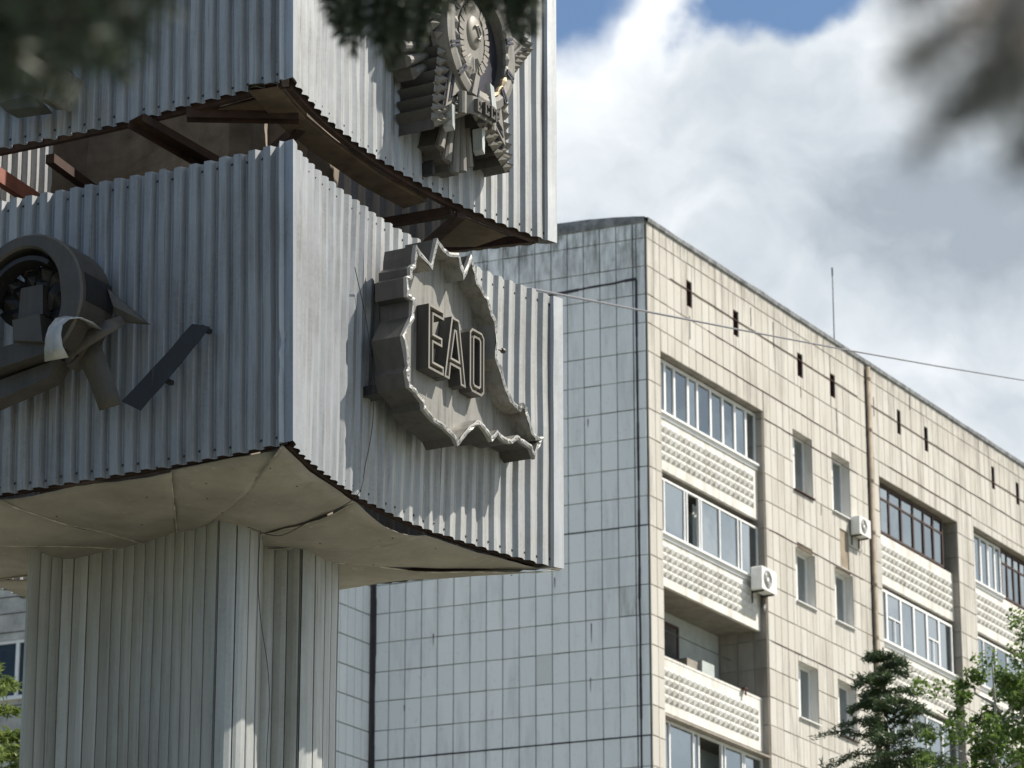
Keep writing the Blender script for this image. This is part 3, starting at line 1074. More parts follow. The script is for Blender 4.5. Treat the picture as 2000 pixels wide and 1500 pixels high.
# ---- order emblem on the right face of the upper tier
def order_emblem():
    root = empty("order_emblem", FAB(1.93, -.2, 9.98))
    tag(root, "star-shaped order emblem with fluted rays and round medallion on the upper right face", "emblem")
    F = local_frame(FAB, root)
    cx, cz = 2.05, 10.845
    SX, SZ = .95, 1.03
    def P(r, a): return (cx + r * SX * math.cos(a), cz + r * SZ * math.sin(a))
    W_WALL = -.27
    # fluted ray bundles between the star arms
    for k in range(5):
        ac = R(54 + 72 * k)          # between tips
        ac = R(126 + 72 * k - 36 + 36)
        tips = R(90 + 72 * k)
        mid = tips + R(36)
        bun = MB()
        nfl = 5
        RB = .85 if abs(math.sin(mid) + 1) < .01 else .74
        for i in range(nfl):
            a = mid + R(-15 + 30 * i / (nfl - 1))
            rr = RB - .08 * abs(i - (nfl - 1) / 2) / ((nfl - 1) / 2)
            # half-round tapered flute
            rad0, rad1 = .020, .040
            ring0 = []; ring1 = []; base1 = []
            d = (SX * math.cos(a), SZ * math.sin(a)); pn = (-math.sin(a), math.cos(a))
            K = 7
            for q in range(K):
                th = math.pi * q / (K - 1)
                ring0.append(F(cx + d[0] * .30 + pn[0] * rad0 * math.cos(th), -.10 + rad0 * math.sin(th), cz + d[1] * .30 + pn[1] * rad0 * math.cos(th)))
                ring1.append(F(cx + d[0] * rr + pn[0] * rad1 * math.cos(th), -.14 + rad1 * 1.1 * math.sin(th), cz + d[1] * rr + pn[1] * rad1 * math.cos(th)))
                base1.append(F(cx + d[0] * rr + pn[0] * rad1 * math.cos(th), W_WALL, cz + d[1] * rr + pn[1] * rad1 * math.cos(th)))
            bun.add(ring0 + ring1, [(q, q + 1, K + q + 1, K + q) for q in range(K - 1)] + [tuple(range(2 * K - 1, K - 1, -1))])
        o = bun.obj("ray_bundle", M['bronze'], root)
        # side box of the bundle back to the wall
        poly = [P(.30, mid - R(16))]
        for i in range(nfl):
            a = mid + R(-15 + 30 * i / (nfl - 1))
            rr = RB - .08 * abs(i - (nfl - 1) / 2) / ((nfl - 1) / 2)
            poly += [P(rr - .004, a - R(3.4)), P(rr - .004, a + R(3.4))]
        poly += [P(.30, mid + R(16))]
        mb = MB(); mb.prism(F, poly, W_WALL, -.142); mb.obj("bundle_side", M['bronze_dark'], o)
    # five-pointed star with toothed border
    for k in range(5):
        a = R(90 + 72 * k)
        tip = P(.86, a); l = P(.45, a + R(32)); r_ = P(.45, a - R(32))
        def zig(p, q, nn):
            out = []
            p = Vector(p); q = Vector(q); d = (q - p); nrm = Vector((d.y, -d.x)).normalized()
            for i in range(nn):
                out.append(tuple(p + d * (i / nn) + nrm * .040)); out.append(tuple(p + d * ((i + .5) / nn) - nrm * .018))
            return out
        poly = zig(r_, tip, 6) + zig(tip, l, 6) + [P(.2, a + R(36)), P(.2, a - R(36))]
        mb = MB(); mb.prism(F, poly, W_WALL, -.005)
        arm = mb.obj("star_arm", M['bronze_dark'], root)
        # pyramids on the border
        py = MB()
        for (p, q) in ((r_, tip), (tip, l)):
            p = Vector(p); q = Vector(q); d = q - p; nrm = Vector((d.y, -d.x)).normalized(); dn = d.normalized()
            for row, off in ((0, .004), (1, -.052)):
                nn = 8 if row == 0 else 7
                for i in range(nn):
                    c = p + d * ((i + .5 + .5 * row) / 8) + nrm * off
                    h = .026
                    vs = [F(*(lambda z: (z.x, -.004, z.y))(c + dn * h * sx + nrm * h * sy)) for sx, sy in ((-1, -1), (1, -1), (1, 1), (-1, 1))] + [F(c.x, .046, c.y)]
                    py.add(vs, [(0, 1, 4), (1, 2, 4), (2, 3, 4), (3, 0, 4)])
        tag(py.obj("stud_border", M['bronze'], arm), kind="stuff")
        # raised inner triangle lines
        def tri(sc_, w0, w1, mat, nm):
            cc = Vector(P(.47, a))
            pts = [Vector(P(.745, a)), Vector(P(.40, a + R(22))), Vector(P(.40, a - R(22)))]
            pts = [tuple(cc + (x - cc) * sc_) for x in pts]
            m2 = MB(); m2.prism(F, pts, w0, w1); m2.obj(nm, M[mat], arm)
        tri(1.0, -.004, .022, 'navy', "enamel_field")
        tri(.82, .01, .034, 'bronze', "raised_line")
        tri(.62, .01, .040, 'navy', "enamel_line")
        tri(.44, .01, .050, 'bronze', "raised_facet")
    # ring around the medallion
    def annulus(r0, r1, z0, z1, w0, w1, mat, nm, par, a0=0, a1=360, N=48, bulge=.012, ex=1.0):
        vs = []; fs = []
        full = abs(a1 - a0) >= 360
        cnt = N if full else N + 1
        for i in range(cnt):
            a = R(a0 + (a1 - a0) * i / N)
            for rr, w in ((r1, w0), (r1, w1), ((r0 + r1) / 2, w1 + bulge), (r0, w1), (r0, w0)):
                vs.append(F(cx + z0 + rr * math.cos(a), w, cz + z1 + rr * ex * math.sin(a)))
        for i in range(N):
            i2 = (i + 1) % cnt
            for k in range(4):
                fs.append((i * 5 + k, i2 * 5 + k, i2 * 5 + k + 1, i * 5 + k + 1))
        return mesh_obj(nm, vs, fs, M[mat], par, False)
    ring = annulus(.345, .445, 0, 0, -.05, .075, 'bronze', "medallion_ring", root)
    mb = MB(); mb.prism(F, [P(.346, R(i * 9)) for i in range(40)], -.05, -.0); mb.obj("dark_field", M['navy'], root)
    # pairs of cross bands on the ring
    for a in (200, 225, 258, 318, 345, 20, 160, 120, 60):
        for da in (-1.8, 1.8):
            mb = MB()
            p0 = P(.342, R(a + da)); p1 = P(.449, R(a + da))
            mb.beam(F(p0[0], .088, p0[1]), F(p1[0], .080, p1[1]), .016, .012, Vector((NAB.x, NAB.y, 0))); mb.obj("cross_band", M['navy'], ring)
    # leaves lying on the ring and inside it
    def leaf(cxx, czz, ang, ln, wd, w, mat, par):
        d = Vector((math.cos(ang), math.sin(ang))); pn = Vector((-d.y, d.x)); c = Vector((cxx, czz))
        pts = []
        for f, h in ((0, .0), (.25, .8), (.5, 1), (.75, .7), (1, 0), (.75, -.7), (.5, -1), (.25, -.8)):
            q = c + d * (f - .5) * ln + pn * h * wd
            pts.append((q.x, q.y))
        vs = [F(x, w, z) for x, z in pts] + [F(c.x, w + .02, c.y)]
        vs += [F(x, w - .02, z) for x, z in pts]
        fs = [(i, (i + 1) % 8, 8) for i in range(8)] + [(i, 9 + i, 9 + (i + 1) % 8, (i + 1) % 8) for i in range(8)]
        mesh_obj("leaf", vs, fs, M[mat], par)
    for a in list(range(150, 250, 14)) + list(range(290, 392, 14)):
        q = P(.352, R(a)); leaf(q[0], q[1], R(a + 90), .13, .020, .075, 'gold' if 290 < a < 340 else 'bronze', ring)
    # medallion: oval relief
    ov = (1.97, 10.845)
    def oval(k, w0, w1, mat, nm, par, a=.205, b=.275):
        pts = [(ov[0] + a * k * math.cos(R(i * 9)), ov[1] + b * k * math.sin(R(i * 9))) for i in range(40)]
        vs = [F(x, w0, z) for x, z in pts] + [F(x, w1 - .015, z) for x, z in pts] + [F(ov[0] + (x - ov[0]) * .8, w1, ov[1] + (z - ov[1]) * .8) for x, z in pts]
        n = 40
        fs = [(i, (i + 1) % n, n + (i + 1) % n, n + i) for i in range(n)] + [(n + i, n + (i + 1) % n, 2 * n + (i + 1) % n, 2 * n + i) for i in range(n)] + [tuple(range(2 * n, 3 * n))]
        return mesh_obj(nm, vs, fs, M[mat], par)
    med = oval(1.0, -.02, .06, 'bronze', "medallion", root)
    # wheat sheaves: short overlapping grains left and right
    for sd in (-1, 1):
        for i in range(13):
            f = i / 12
            a = R(-90 + sd * (28 + 118 * f))
            q = (ov[0] + .165 * math.cos(a), ov[1] + .225 * math.sin(a))
            mb = MB()
            tang = a + math.pi / 2 * sd
            d = Vector((math.cos(a), math.sin(a))); pn = Vector((math.cos(tang), math.sin(tang)))
            c = Vector(q)
            pts = [c - d * .030 - pn * .017, c + d * .026 - pn * .012, c + d * .030 + pn * .018, c - d * .026 + pn * .014]
            mb.prism(F, [(p.x, p.y) for p in pts], .05, .064 + .004 * (i % 2)); mb.obj("wheat_grain", M['bronze'], med)
    # globe
    vs = []; fs = []
    gx, gz = ov[0] - .005, ov[1] + .04
    for j in range(7):
        e = j / 6 * math.pi / 2
        for i in range(24):
            a = i / 24 * 2 * math.pi
            vs.append(F(gx + .088 * math.cos(e) * math.cos(a), .058 + .035 * math.sin(e), gz + .118 * math.cos(e) * math.sin(a)))
    for j in range(6):
        for i in range(24):
            fs.append((j * 24 + i, j * 24 + (i + 1) % 24, (j + 1) * 24 + (i + 1) % 24, (j + 1) * 24 + i))
    mesh_obj("globe", vs, fs, M['bronze'], med, True)
    mb = MB()
    arc = [F(gx + .035 * math.cos(R(a)), .096, gz - .01 + .045 * math.sin(R(a))) for a in range(-120, 100, 20)]
    mb.tube(arc, [.004 + .004 * math.sin(math.pi * i / (len(arc) - 1)) for i in range(len(arc))], 5); mb.obj("sickle", M['bronze'], med)
    mb = MB(); mb.tube([F(gx + .035, .094, gz - .06), F(gx - .02, .098, gz + .03)], .006, 5); mb.tube([F(gx - .04, .097, gz + .022), F(gx + .0, .098, gz + .04)], .009, 5); mb.obj("hammer", M['bronze'], med)
    # sun rays under the globe
    for i in range(7):
        a = R(-90 + (i - 3) * 17)
        mb = MB(); mb.tube([F(ov[0] + .05 * math.cos(a), .06, ov[1] - .10 + .04 * math.sin(a)), F(ov[0] + .12 * math.cos(a), .06, ov[1] - .10 + .12 * math.sin(a))], .008, 4); mb.obj("sun_ray", M['bronze'], med)
    # clasped sheaf under the medallion
    for i in (1, 4):
        a = R(-90 + (i - 2.5) * 13)
        mb = MB(); p0 = P(.30, a); p1 = P(.43, a)
        mb.prism(F, [(p0[0] - .02, p0[1] + .03), (p0[0] + .03, p0[1] + .02), (p1[0] + .03, p1[1]), (p1[0] - .03, p1[1])], .06, .095 + .006 * (i % 2)); mb.obj("sheaf_fold", M['patina'] if i == 4 else M['bronze'], root)
    # ribbon with the letters CCCP
    vs = []; fs = []
    N = 14
    for i in range(N + 1):
        f = i / N
        x = 1.80 + .385 * f
        w = .115 + .03 * math.sin(math.pi * f) - (.05 * math.exp(-(f / .1) ** 2)) - .05 * math.exp(-((1 - f) / .1) ** 2)
        z = 10.335 - .02 * math.sin(math.pi * f) + .02 * f
        for dz, dw in ((-.062, 0), (.062, 0), (.062, -.014), (-.062, -.014)):
            vs.append(F(x, w + dw, z + dz))
    for i in range(N):
        for k in range(4):
            fs.append((i * 4 + k, i * 4 + (k + 1) % 4, (i + 1) * 4 + (k + 1) % 4, (i + 1) * 4 + k))
    fs += [(3, 2, 1, 0), (N * 4, N * 4 + 1, N * 4 + 2, N * 4 + 3)]
    rib = mesh_obj("ribbon", vs, fs, M['bronze'], root)
    def rib_w(x):
        f = (x - 1.80) / .385
        return .115 + .03 * math.sin(math.pi * f) - (.05 * math.exp(-(f / .1) ** 2)) - .05 * math.exp(-((1 - f) / .1) ** 2)
    for i, ch in enumerate("CCCP"):
        x = 1.862 + i * .072
        z0, z1 = 10.283, 10.369
        wdt = .050; st = .016
        strokes = [((x, z0), (x + st, z1)), ((x + st, z1 - st), (x + wdt, z1))]
        if ch == 'C': strokes += [((x + st, z0), (x + wdt, z0 + st)), ((x + wdt - st, z1 - .030), (x + wdt, z1 - st)), ((x + wdt - st, z0 + st), (x + wdt, z0 + .030))]
        else: strokes += [((x + st, z1 - .055), (x + wdt, z1 - .055 + st)), ((x + wdt - st, z1 - .055 + st), (x + wdt, z1 - st))]
        mb = MB()
        for (a, b) in strokes:
            mb.box(F, (a[0], rib_w(x) - .004, a[1]), (b[0], rib_w(x) + .030, b[1]))
        mb.obj("ribbon_letter", M['bronze_dark'], rib)
    # folded ribbon ends and hanging folds
    for (x, z, s_) in ((1.80, 10.33, 1), (2.185, 10.345, -1)):
        mb = MB(); mb.tube([F(x, .075, z - .075), F(x, .075, z + .075)], .030, 10); mb.obj("ribbon_roll", M['bronze'], rib)
    for (x, z, mat) in ((1.735, 10.20, 'patina'), (2.12, 10.17, 'patina')):
        mb = MB(); mb.prism(F, [(x - .022, z + .10), (x + .022, z + .10), (x + .016, z - .07), (x - .012, z - .045)], -.02, .05); mb.obj("hanging_fold", M[mat], rib)
    mb = MB(); mb.box(F, (1.90, -.3, 9.93), (1.93, -.2, 10.02)); mb.obj("wall_bracket", M['black'], root)


order_emblem()


# ---- damaged wreath-and-banner emblem on the left face
def left_emblem():
    root = empty("banner_emblem", FAC(1.7, .05, 8.0))
    tag(root, "damaged dark metal ring emblem with curled ribbons on the shaded left face", "emblem")
    F = local_frame(FAC, root)
    cu, cz = 1.70, 8.615
    def crescent():
        vs = []; fs = []
        N = 44
        for i in range(N + 1):
            a = R(-48 + 258 * i / N)
            thick = .085 + .075 * max(0, math.cos(a - R(5))) ** 2
            for rr, w in ((.432, .13), (.432, .33), (.420, .345), (.432 - thick + .012, .345), (.432 - thick, .33), (.432 - thick, .13)):
                vs.append(F(cu - rr * math.cos(a), w + mnoise.noise(Vector((a * 2, rr, 0))) * .01, cz + rr * math.sin(a)))
        for i in range(N):
            for k in range(6):
                fs.append((i * 6 + k, i * 6 + (k + 1) % 6, (i + 1) * 6 + (k + 1) % 6, (i + 1) * 6 + k))
        fs += [(5, 4, 3, 2, 1, 0), tuple(N * 6 + k for k in range(6))]
        return mesh_obj("ring", vs, fs, M['steel_brown'], root)
    def arcband(r0, r1, w0, w1, a0, a1, mat, nm, N=40, par=root, cx_=cu, cz_=cz):
        # angle measured with 0 towards the corner of the monument (image right)
        vs = []; fs = []
        for i in range(N + 1):
            a = R(a0 + (a1 - a0) * i / N)
            for rr, w in ((r1, w0), (r1, w1), (r0, w1), (r0, w0)):
                vs.append(F(cx_ - rr * math.cos(a), w, cz_ + rr * math.sin(a)))
        for i in range(N):
            for k in range(4):
                fs.append((i * 4 + k, i * 4 + (k + 1) % 4, (i + 1) * 4 + (k + 1) % 4, (i + 1) * 4 + k))
        fs += [(3, 2, 1, 0), (N * 4, N * 4 + 1, N * 4 + 2, N * 4 + 3)]
        return mesh_obj(nm, vs, fs, M[mat], par)
    ring = crescent()
    arcband(.415, .428, .02, .138, -62, 200, 'steel_brown', "ring_skirt", par=ring)
    arcband(.425, .436, .02, .30, -6, 18, 'steel_dark', "slot_patch", 8, par=ring)
    arcband(.27, .298, .20, .325, 55, 180, 'steel_dark', "inner_lip", par=ring)

    # leaves inside the ring
    for (u, z, ang, ln, wd) in ((1.60, 8.70, 70, .24, .06), (1.70, 8.78, 95, .22, .06), (1.92, 8.70, 150, .26, .07), (1.86, 8.60, 165, .25, .07), (1.52, 8.56, -10, .2, .055), (1.80, 8.90, 120, .2, .06), (1.90, 8.80, 130, .2, .06), (1.58, 8.80, 55, .20, .05), (1.50, 8.72, 20, .17, .05), (1.47, 8.60, -35, .18, .05), (1.66, 8.86, 80, .2, .05), (1.76, 8.82, 110, .22, .06), (1.84, 8.74, 140, .22, .06), (1.55, 8.66, 40, .15, .045), (1.44, 8.50, -60, .16, .045)):
        d = Vector((-math.cos(R(ang)), math.sin(R(ang)))); pn = Vector((-d.y, d.x)); c = Vector((u, z))
        pts = [c + d * (f - .5) * ln + pn * h * wd for f, h in ((0, 0), (.2, .75), (.5, 1), (.8, .6), (1.05, 0), (.8, -.6), (.5, -1), (.2, -.75))]
        vs = [F(p.x, .17, p.y) for p in pts] + [F(c.x, .215, c.y)] + [F(p.x, .12, p.y) for p in pts]
        fs = [(i, (i + 1) % 8, 8) for i in range(8)] + [(i, 9 + i, 9 + (i + 1) % 8, (i + 1) % 8) for i in range(8)]
        mesh_obj("leaf", vs, fs, M['steel_dark'], root)
    # central block and hammer head
    mb = MB(); mb.prism(F, [(1.62, 8.56), (1.80, 8.56), (1.79, 8.75), (1.63, 8.75)], -.02, .24); mb.obj("centre_block", M['steel_brown'], root)
    mb = MB(); mb.prism(F, [(1.57, 8.36), (1.78, 8.40), (1.80, 8.53), (1.60, 8.54)], .05, .30); mb.obj("hammer_head", M['steel_brown'], root)
    mb = MB(); mb.prism(F, [(1.58, 8.30), (2.05, 8.24), (2.05, 8.37), (1.60, 8.42)], .04, .26); mb.obj("lower_bar", M['steel_brown'], root)
    mb = MB(); mb.prism(F, [(1.62, 8.18), (2.1, 8.07), (2.1, 8.2), (1.55, 8.29)], .02, .16); mb.obj("lower_bar", M['steel_brown'], root)
    # ribbons: curved sheets
    def ribbon(profile, nm, mat, half=None):
        """profile: list of (u, z, w, du, dz) centre line with half width vector"""
        vs = []; fs = []
        for (u, z, w, du, dz) in profile:
            vs += [F(u - du, w, z - dz), F(u + du, w, z + dz)]
        for i in range(len(profile) - 1):
            fs.append((2 * i, 2 * i + 1, 2 * i + 3, 2 * i + 2))
        return add_solid(mesh_obj(nm, vs, fs, M[mat], root, True), .004)
    ribbon([(1.27, 8.43, .20, .055, 0.02), (1.285, 8.455, .27, .055, .02), (1.32, 8.465, .34, .055, .015), (1.37, 8.447, .385, .05, .01), (1.405, 8.40, .405, .05, .0), (1.42, 8.34, .405, .055, .0), (1.425, 8.27, .39, .065, 0), (1.42, 8.205, .36, .085, 0)], "ribbon_curl", 'flash')
    ribbon([(1.40, 8.37, .12, .085, -.02), (1.35, 8.28, .10, .085, -.02), (1.30, 8.16, .085, .08, -.015), (1.26, 8.05, .07, .08, -.01), (1.235, 7.965, .06, .075, -.008)], "ribbon_tail", 'bronze_dark')
    ribbon([(1.50, 8.30, .16, .02, .05), (1.40, 8.34, .19, .015, .05), (1.30, 8.37, .20, .01, .05), (1.20, 8.42, .18, .015, .045), (1.12, 8.475, .12, .02, .03)], "ribbon_band", 'steel_brown')
    # star point at the right
    mb = MB()
    vs = [F(1.27, .08, 8.71), F(.985, .08, 8.452), F(1.20, .08, 8.50), F(1.20, .115, 8.58)]
    mb.add(vs, [(0, 1, 3), (1, 2, 3), (2, 0, 3)])
    vs = [F(1.27, .03, 8.71), F(.985, .03, 8.452), F(1.20, .03, 8.50), F(1.27, .08, 8.71), F(.985, .08, 8.452), F(1.20, .08, 8.50)]
    mb.add(vs, [(0, 1, 4, 3), (1, 2, 5, 4)])
    mb.obj("star_point", M['bronze_dark'], root)

    # the bent blade hanging on its own
    vs = []; fs = []
    prof = [(.615, 8.385, .055), (.66, 8.335, .058), (.72, 8.265, .062), (.78, 8.195, .068), (.84, 8.125, .076), (.90, 8.06, .09), (.965, 7.995, .12), (1.05, 7.94, .165)]
    n = len(prof)
    l = empty("bent_metal_strip", FAC(.85, .05, 7.93))
    tag(l, "black torn metal strip hanging diagonally beside the corner of the left face", "metal strip")
    F2 = local_frame(FAC, l)
    for i in range(n):
        f_ = i / (n - 1)
        bow = .004 * math.sin(math.pi * f_)
        w_ = .058 + .05 * f_
        e0, e1_ = (rnd.uniform(-.005, .005), rnd.uniform(-.005, .005)) if 0 < i < n - 1 else (0, 0)
        vs += [F2(.548 + .437 * f_ - bow + e0, w_, 8.362 - .467 * f_ - bow), F2(.665 + .448 * f_ - bow + e1_, w_ + .012, 8.395 - .427 * f_ - bow)]
    for i in range(n - 1):
        fs.append((2 * i, 2 * i + 1, 2 * i + 3, 2 * i + 2))
    add_solid(mesh_obj("strip", vs, fs, M['steel_dark'], l), .005)
    mb = MB(); mb.box(F2, (.60, -.05, 8.36), (.63, .052, 8.385)); mb.obj("mounting_stub", M['black'], l)
    mb = MB(); mb.box(F2, (.86, -.05, 8.08), (.89, .072, 8.105)); mb.obj("mounting_stub", M['black'], l)


left_emblem()


# ---- corner of another emblem on the upper left face
def upper_left_fragment():
    root = empty("emblem_fragment", FAC(1.75, .05, 9.95))
    tag(root, "broken dark emblem box on the upper left face under the spruce boughs", "emblem")
    F = local_frame(FAC, root)
    mb = MB(); mb.prism(F, [(1.60, 10.15), (1.70, 9.975), (1.76, 9.99), (1.84, 10.06), (1.80, 10.22), (1.66, 10.24)], .0, .20); mb.obj("box", M['bronze_dark'], root)
    mb = MB(); mb.prism(F, [(1.57, 10.15), (1.66, 9.965), (1.70, 9.975), (1.61, 10.17)], -.02, .215); mb.obj("end_plate", M['tray'], root)
    mb = MB(); mb.prism(F, [(1.78, 9.97), (2.05, 9.99), (2.1, 10.05), (1.86, 10.06)], .0, .14); mb.obj("lower_plate", M['steel_brown'], root)
    for i in range(5):
        mb = MB(); mb.tube([F(1.72 + i * .03, .21, 10.0 + i * .015), F(1.68 + i * .03, .21, 10.2 + i * .012)], .012, 5); mb.obj("flute", M['bronze_dark'], root)


upper_left_fragment()

# ------------------------------------------------------------------ apartment building
C0 = Vector((3.209, 80.0))
TF = Vector((math.sin(R(30)), math.cos(R(30)))); NF = Vector((TF.y, -TF.x))
TE = Vector((-math.sin(R(66)), math.cos(R(66)))); NE = Vector((-TE.y, TE.x))
if NE.y > 0: NE = -NE
bld = empty("apartment_building", (C0.x, C0.y, 0))
tag(bld, "nine-storey block with sunlit cream tiled facade and shaded blue-grey end wall", "building")
FB = lambda u, w, z: (TF.x * u + NF.x * w, TF.y * u + NF.y * w, z)
FE = lambda u, w, z: (TE.x * u + NE.x * w, TE.y * u + NE.y * w, z)
ROOF = 31.76
rows = [ROOF - .06, 31.29]
while rows[-1] > 11: rows.append(rows[-1] - .716)


def unit_tile(mat, name):
    c = .02
    vs = [(0, 0, 0), (1, 0, 0), (1, 0, 1), (0, 0, 1), (0, .75, 0), (1, .75, 0), (1, .75, 1), (0, .75, 1), (c, 1, c * .7), (1 - c, 1, c * .7), (1 - c, 1, 1 - c * .7), (c, 1, 1 - c * .7)]
    fs = [(0, 1, 5, 4), (1, 2, 6, 5), (2, 3, 7, 6), (3, 0, 4, 7), (4, 5, 9, 8), (5, 6, 10, 9), (6, 7, 11, 10), (7, 4, 8, 11), (8, 9, 10, 11)]
    me = bpy.data.meshes.new(name)
    me.from_pydata(vs, [], fs)
    bm = bmesh.new(); bm.from_mesh(me); bmesh.ops.recalc_face_normals(bm, faces=bm.faces); bm.to_mesh(me); bm.free()
    me.materials.append(mat)
    return me, vs, fs


TILE_ME, TV, TFc = unit_tile(M['tile_end'], "tile")

M['tile_odd'] = tile_mat("dirty_tile", (.56, .575, .58), (.60, .615, .62), (.63, .645, .65), (.20, .19, .17), None, .9)
TILE_ODD = unit_tile(M['tile_odd'], "tile")[0]


def tile_matrix(T, N, u0, u1, z0, z1, th, org=(0, 0)):
    return Matrix(((T.x * (u1 - u0), N.x * th, 0, org[0] + T.x * u0), (T.y * (u1 - u0), N.y * th, 0, org[1] + T.y * u0), (0, 0, z1 - z0, z0), (0, 0, 0, 1)))


class TileStuff:
    def __init__(s): s.mb = MB(); s.tone = []
    def add(s, fr, u0, u1, z0, z1, th):
        s.mb.add([fr(u0 + x * (u1 - u0), y * th, z0 + z * (z1 - z0)) for x, y, z in TV], TFc)
        t = rnd.random(); s.tone += [t] * len(TV)
    def obj(s, name, mat, parent):
        o = s.mb.obj(name, mat, parent)
        at = o.data.attributes.new("tone", 'FLOAT', 'POINT')
        at.data.foreach_set("value", s.tone)
        return tag(o, kind="stuff")


def subtract(rect, holes):
    rects = [rect]
    for h in holes:
        nxt = []
        for (a, b, c, d) in rects:
            if h[1] <= a or h[0] >= b or h[3] <= c or h[2] >= d:
                nxt.append((a, b, c, d)); continue
            if h[0] > a: nxt.append((a, h[0], c, d))
            if h[1] < b: nxt.append((h[1], b, c, d))
            a2, b2 = max(a, h[0]), min(b, h[1])
            if h[2] > c: nxt.append((a2, b2, c, h[2]))
            if h[3] < d: nxt.append((a2, b2, h[3], d))
        rects = nxt
    return [r_ for r_ in rects if r_[1] - r_[0] > .035 and r_[3] - r_[2] > .035]


# --- solid body (behind the facings)
LF = 46.0
WEND = 7.26
def end_body():
    mb = MB()
    mb.add([FE(0, 0, 0), FE(WEND + 12, 0, 0), FE(WEND + 12, 0, ROOF), FE(0, 0, ROOF)], [(0, 1, 2, 3)])
    mb.obj("end_wall", M['joint'], bld)
end_body()
end_wall = bld.children[-1] if False else [o for o in bld.children if o.name.startswith("end_wall")][0]

# end wall tiles
u_joints = [0.02, .245, .34]
k = .34
while k < WEND - .3:
    k += .4255
    u_joints.append(k)
u_joints[-1] = WEND - .12
cnt = 0
stuff_end = TileStuff()


def hidden_end(uc, zc):
    # behind the monument as seen from the photograph's side
    p = Vector((C0.x + TE.x * uc, C0.y + TE.y * uc, zc - 1.6))
    a = p.x / p.y
    el = p.z / p.y
    return (a < .0148 and el > .254 and not (a > -.011 and el > .365)) or el < .205


JOIN_SEAM = {3, 7, 11, 15}
for ri in range(len(rows) - 1):
    zt, zb = rows[ri], rows[ri + 1]
    for ci in range(len(u_joints) - 1):
        a, b = u_joints[ci], u_joints[ci + 1]
        gz = .010
        ga = .011
        j = rnd.uniform(-.004, .004)
        u0, u1, z0, z1 = a + ga, b - ga, zb + gz + j, zt - gz + j
        if ci == 1: u1 -= .01
        th = .028 + rnd.uniform(-.004, .004)
        if cnt < 300 and not hidden_end((a + b) / 2, (zt + zb) / 2):
            mtx = tile_matrix(TE, NE, u0, u1, z0, z1, th)
            sh = rnd.uniform(-.004, .004)
            mtx[2][0] = sh * (u1 - u0)
            share_obj("tile", TILE_ODD if rnd.random() < .012 else TILE_ME, end_wall, mtx); cnt += 1
        else:
            stuff_end.add(FE, u0, u1, z0, z1, th)
stuff_end.obj("remaining_end_tiles", M['tile_end'], bld)

# black mastic seams on the end wall
def seam(fr, pts, wd, name="mastic_seam", parent=None, mat='mastic'):
    mb = MB()
    for i in range(len(pts) - 1):
        (u0, z0), (u1, z1) = pts[i], pts[i + 1]
        L = math.hypot(u1 - u0, z1 - z0)
        px, pz = -(z1 - z0) / L, (u1 - u0) / L
        w0 = wd * rnd.uniform(.75, 1.2)
        quad = [(u0 + px * w0, z0 + pz * w0), (u1 + px * w0, z1 + pz * w0), (u1 - px * w0, z1 - pz * w0), (u0 - px * w0, z0 - pz * w0)]
        mb.prism(fr, quad, .02, .037 + .0008 * (i % 2), cap0=False)
    return mb.obj(name, M[mat], parent or bld)


vz = [30.24 - .715 * i for i in range(28)]
seam(FE, [(.245 + mnoise.noise(Vector((z, 3, 0))) * .025, z) for z in vz], .028)
seam(FE, [(.245 + .3 * i, 30.26 - .012 * i + mnoise.noise(Vector((i * .7, 1, 0))) * .02) for i in range(10)], .032)
for zz, wd in ((24.13, .016), (19.12, .022)):
    seam(FE, [(.02 + .5 * i, zz + .0) for i in range(15)], wd * .75)
seam(FE, [(WEND - .14, z) for z in vz[6:]], .05)
# rust streaks under old fixings
for (u, z, l) in ((5.55, 22.06, .30), (1.5, 20.6, .35), (1.47, 21.9, .5), (2.4, 23.1, .25), (1.52, 26.9, .2), (6.3, 20.4, .15)):
    mb = MB(); mb.prism(FE, [(u - .012, z), (u + .012, z), (u + .008, z - l * .6), (u, z - l), (u - .006, z - l * .7)], .024, .034, cap0=False)
    mb.obj("rust_streak", M['rust'], bld)

# --- facade
BAYS = [
    dict(u0=.65, u1=6.2, top=28.6, fl=[(28.58, 27.22, 25.78), (25.60, 24.22, 22.92), (22.74, 21.22, 19.88), (19.72, 18.30, 17.0), (16.85, 15.45, 14.2)]),
    dict(u0=13.25, u1=18.55, top=28.72, fl=[(28.70, 27.30, 25.87), (25.76, 24.30, 22.98), (22.82, 21.3, 19.95), (19.8, 18.35, 17.0), (16.85, 15.45, 14.2)]),
    dict(u0=19.72, u1=25.1, top=28.9, fl=[(28.88, 27.42, 25.97), (25.85, 24.42, 23.05), (22.9, 21.4, 20.0), (19.85, 18.4, 17.0), (16.85, 15.45, 14.2)]),
    dict(u0=34.0, u1=39.4, top=28.9, fl=[(28.88, 27.42, 25.97), (25.85, 24.42, 23.05), (22.9, 21.4, 20.0), (19.85, 18.4, 17.0), (16.85, 15.45, 14.2)]),
]
WINS = []
for (t_, b_) in ((28.6, 27.02), (25.48, 24.08), (22.52, 21.08), (19.55, 18.12), (16.6, 15.2)):
    WINS.append((7.9, 9.05, b_, t_)); WINS.append((10.24, 11.36, b_, t_))
    WINS.append((27.0, 28.2, b_ + .2, t_ + .2)); WINS.append((30.2, 31.4, b_ + .2, t_ + .2))
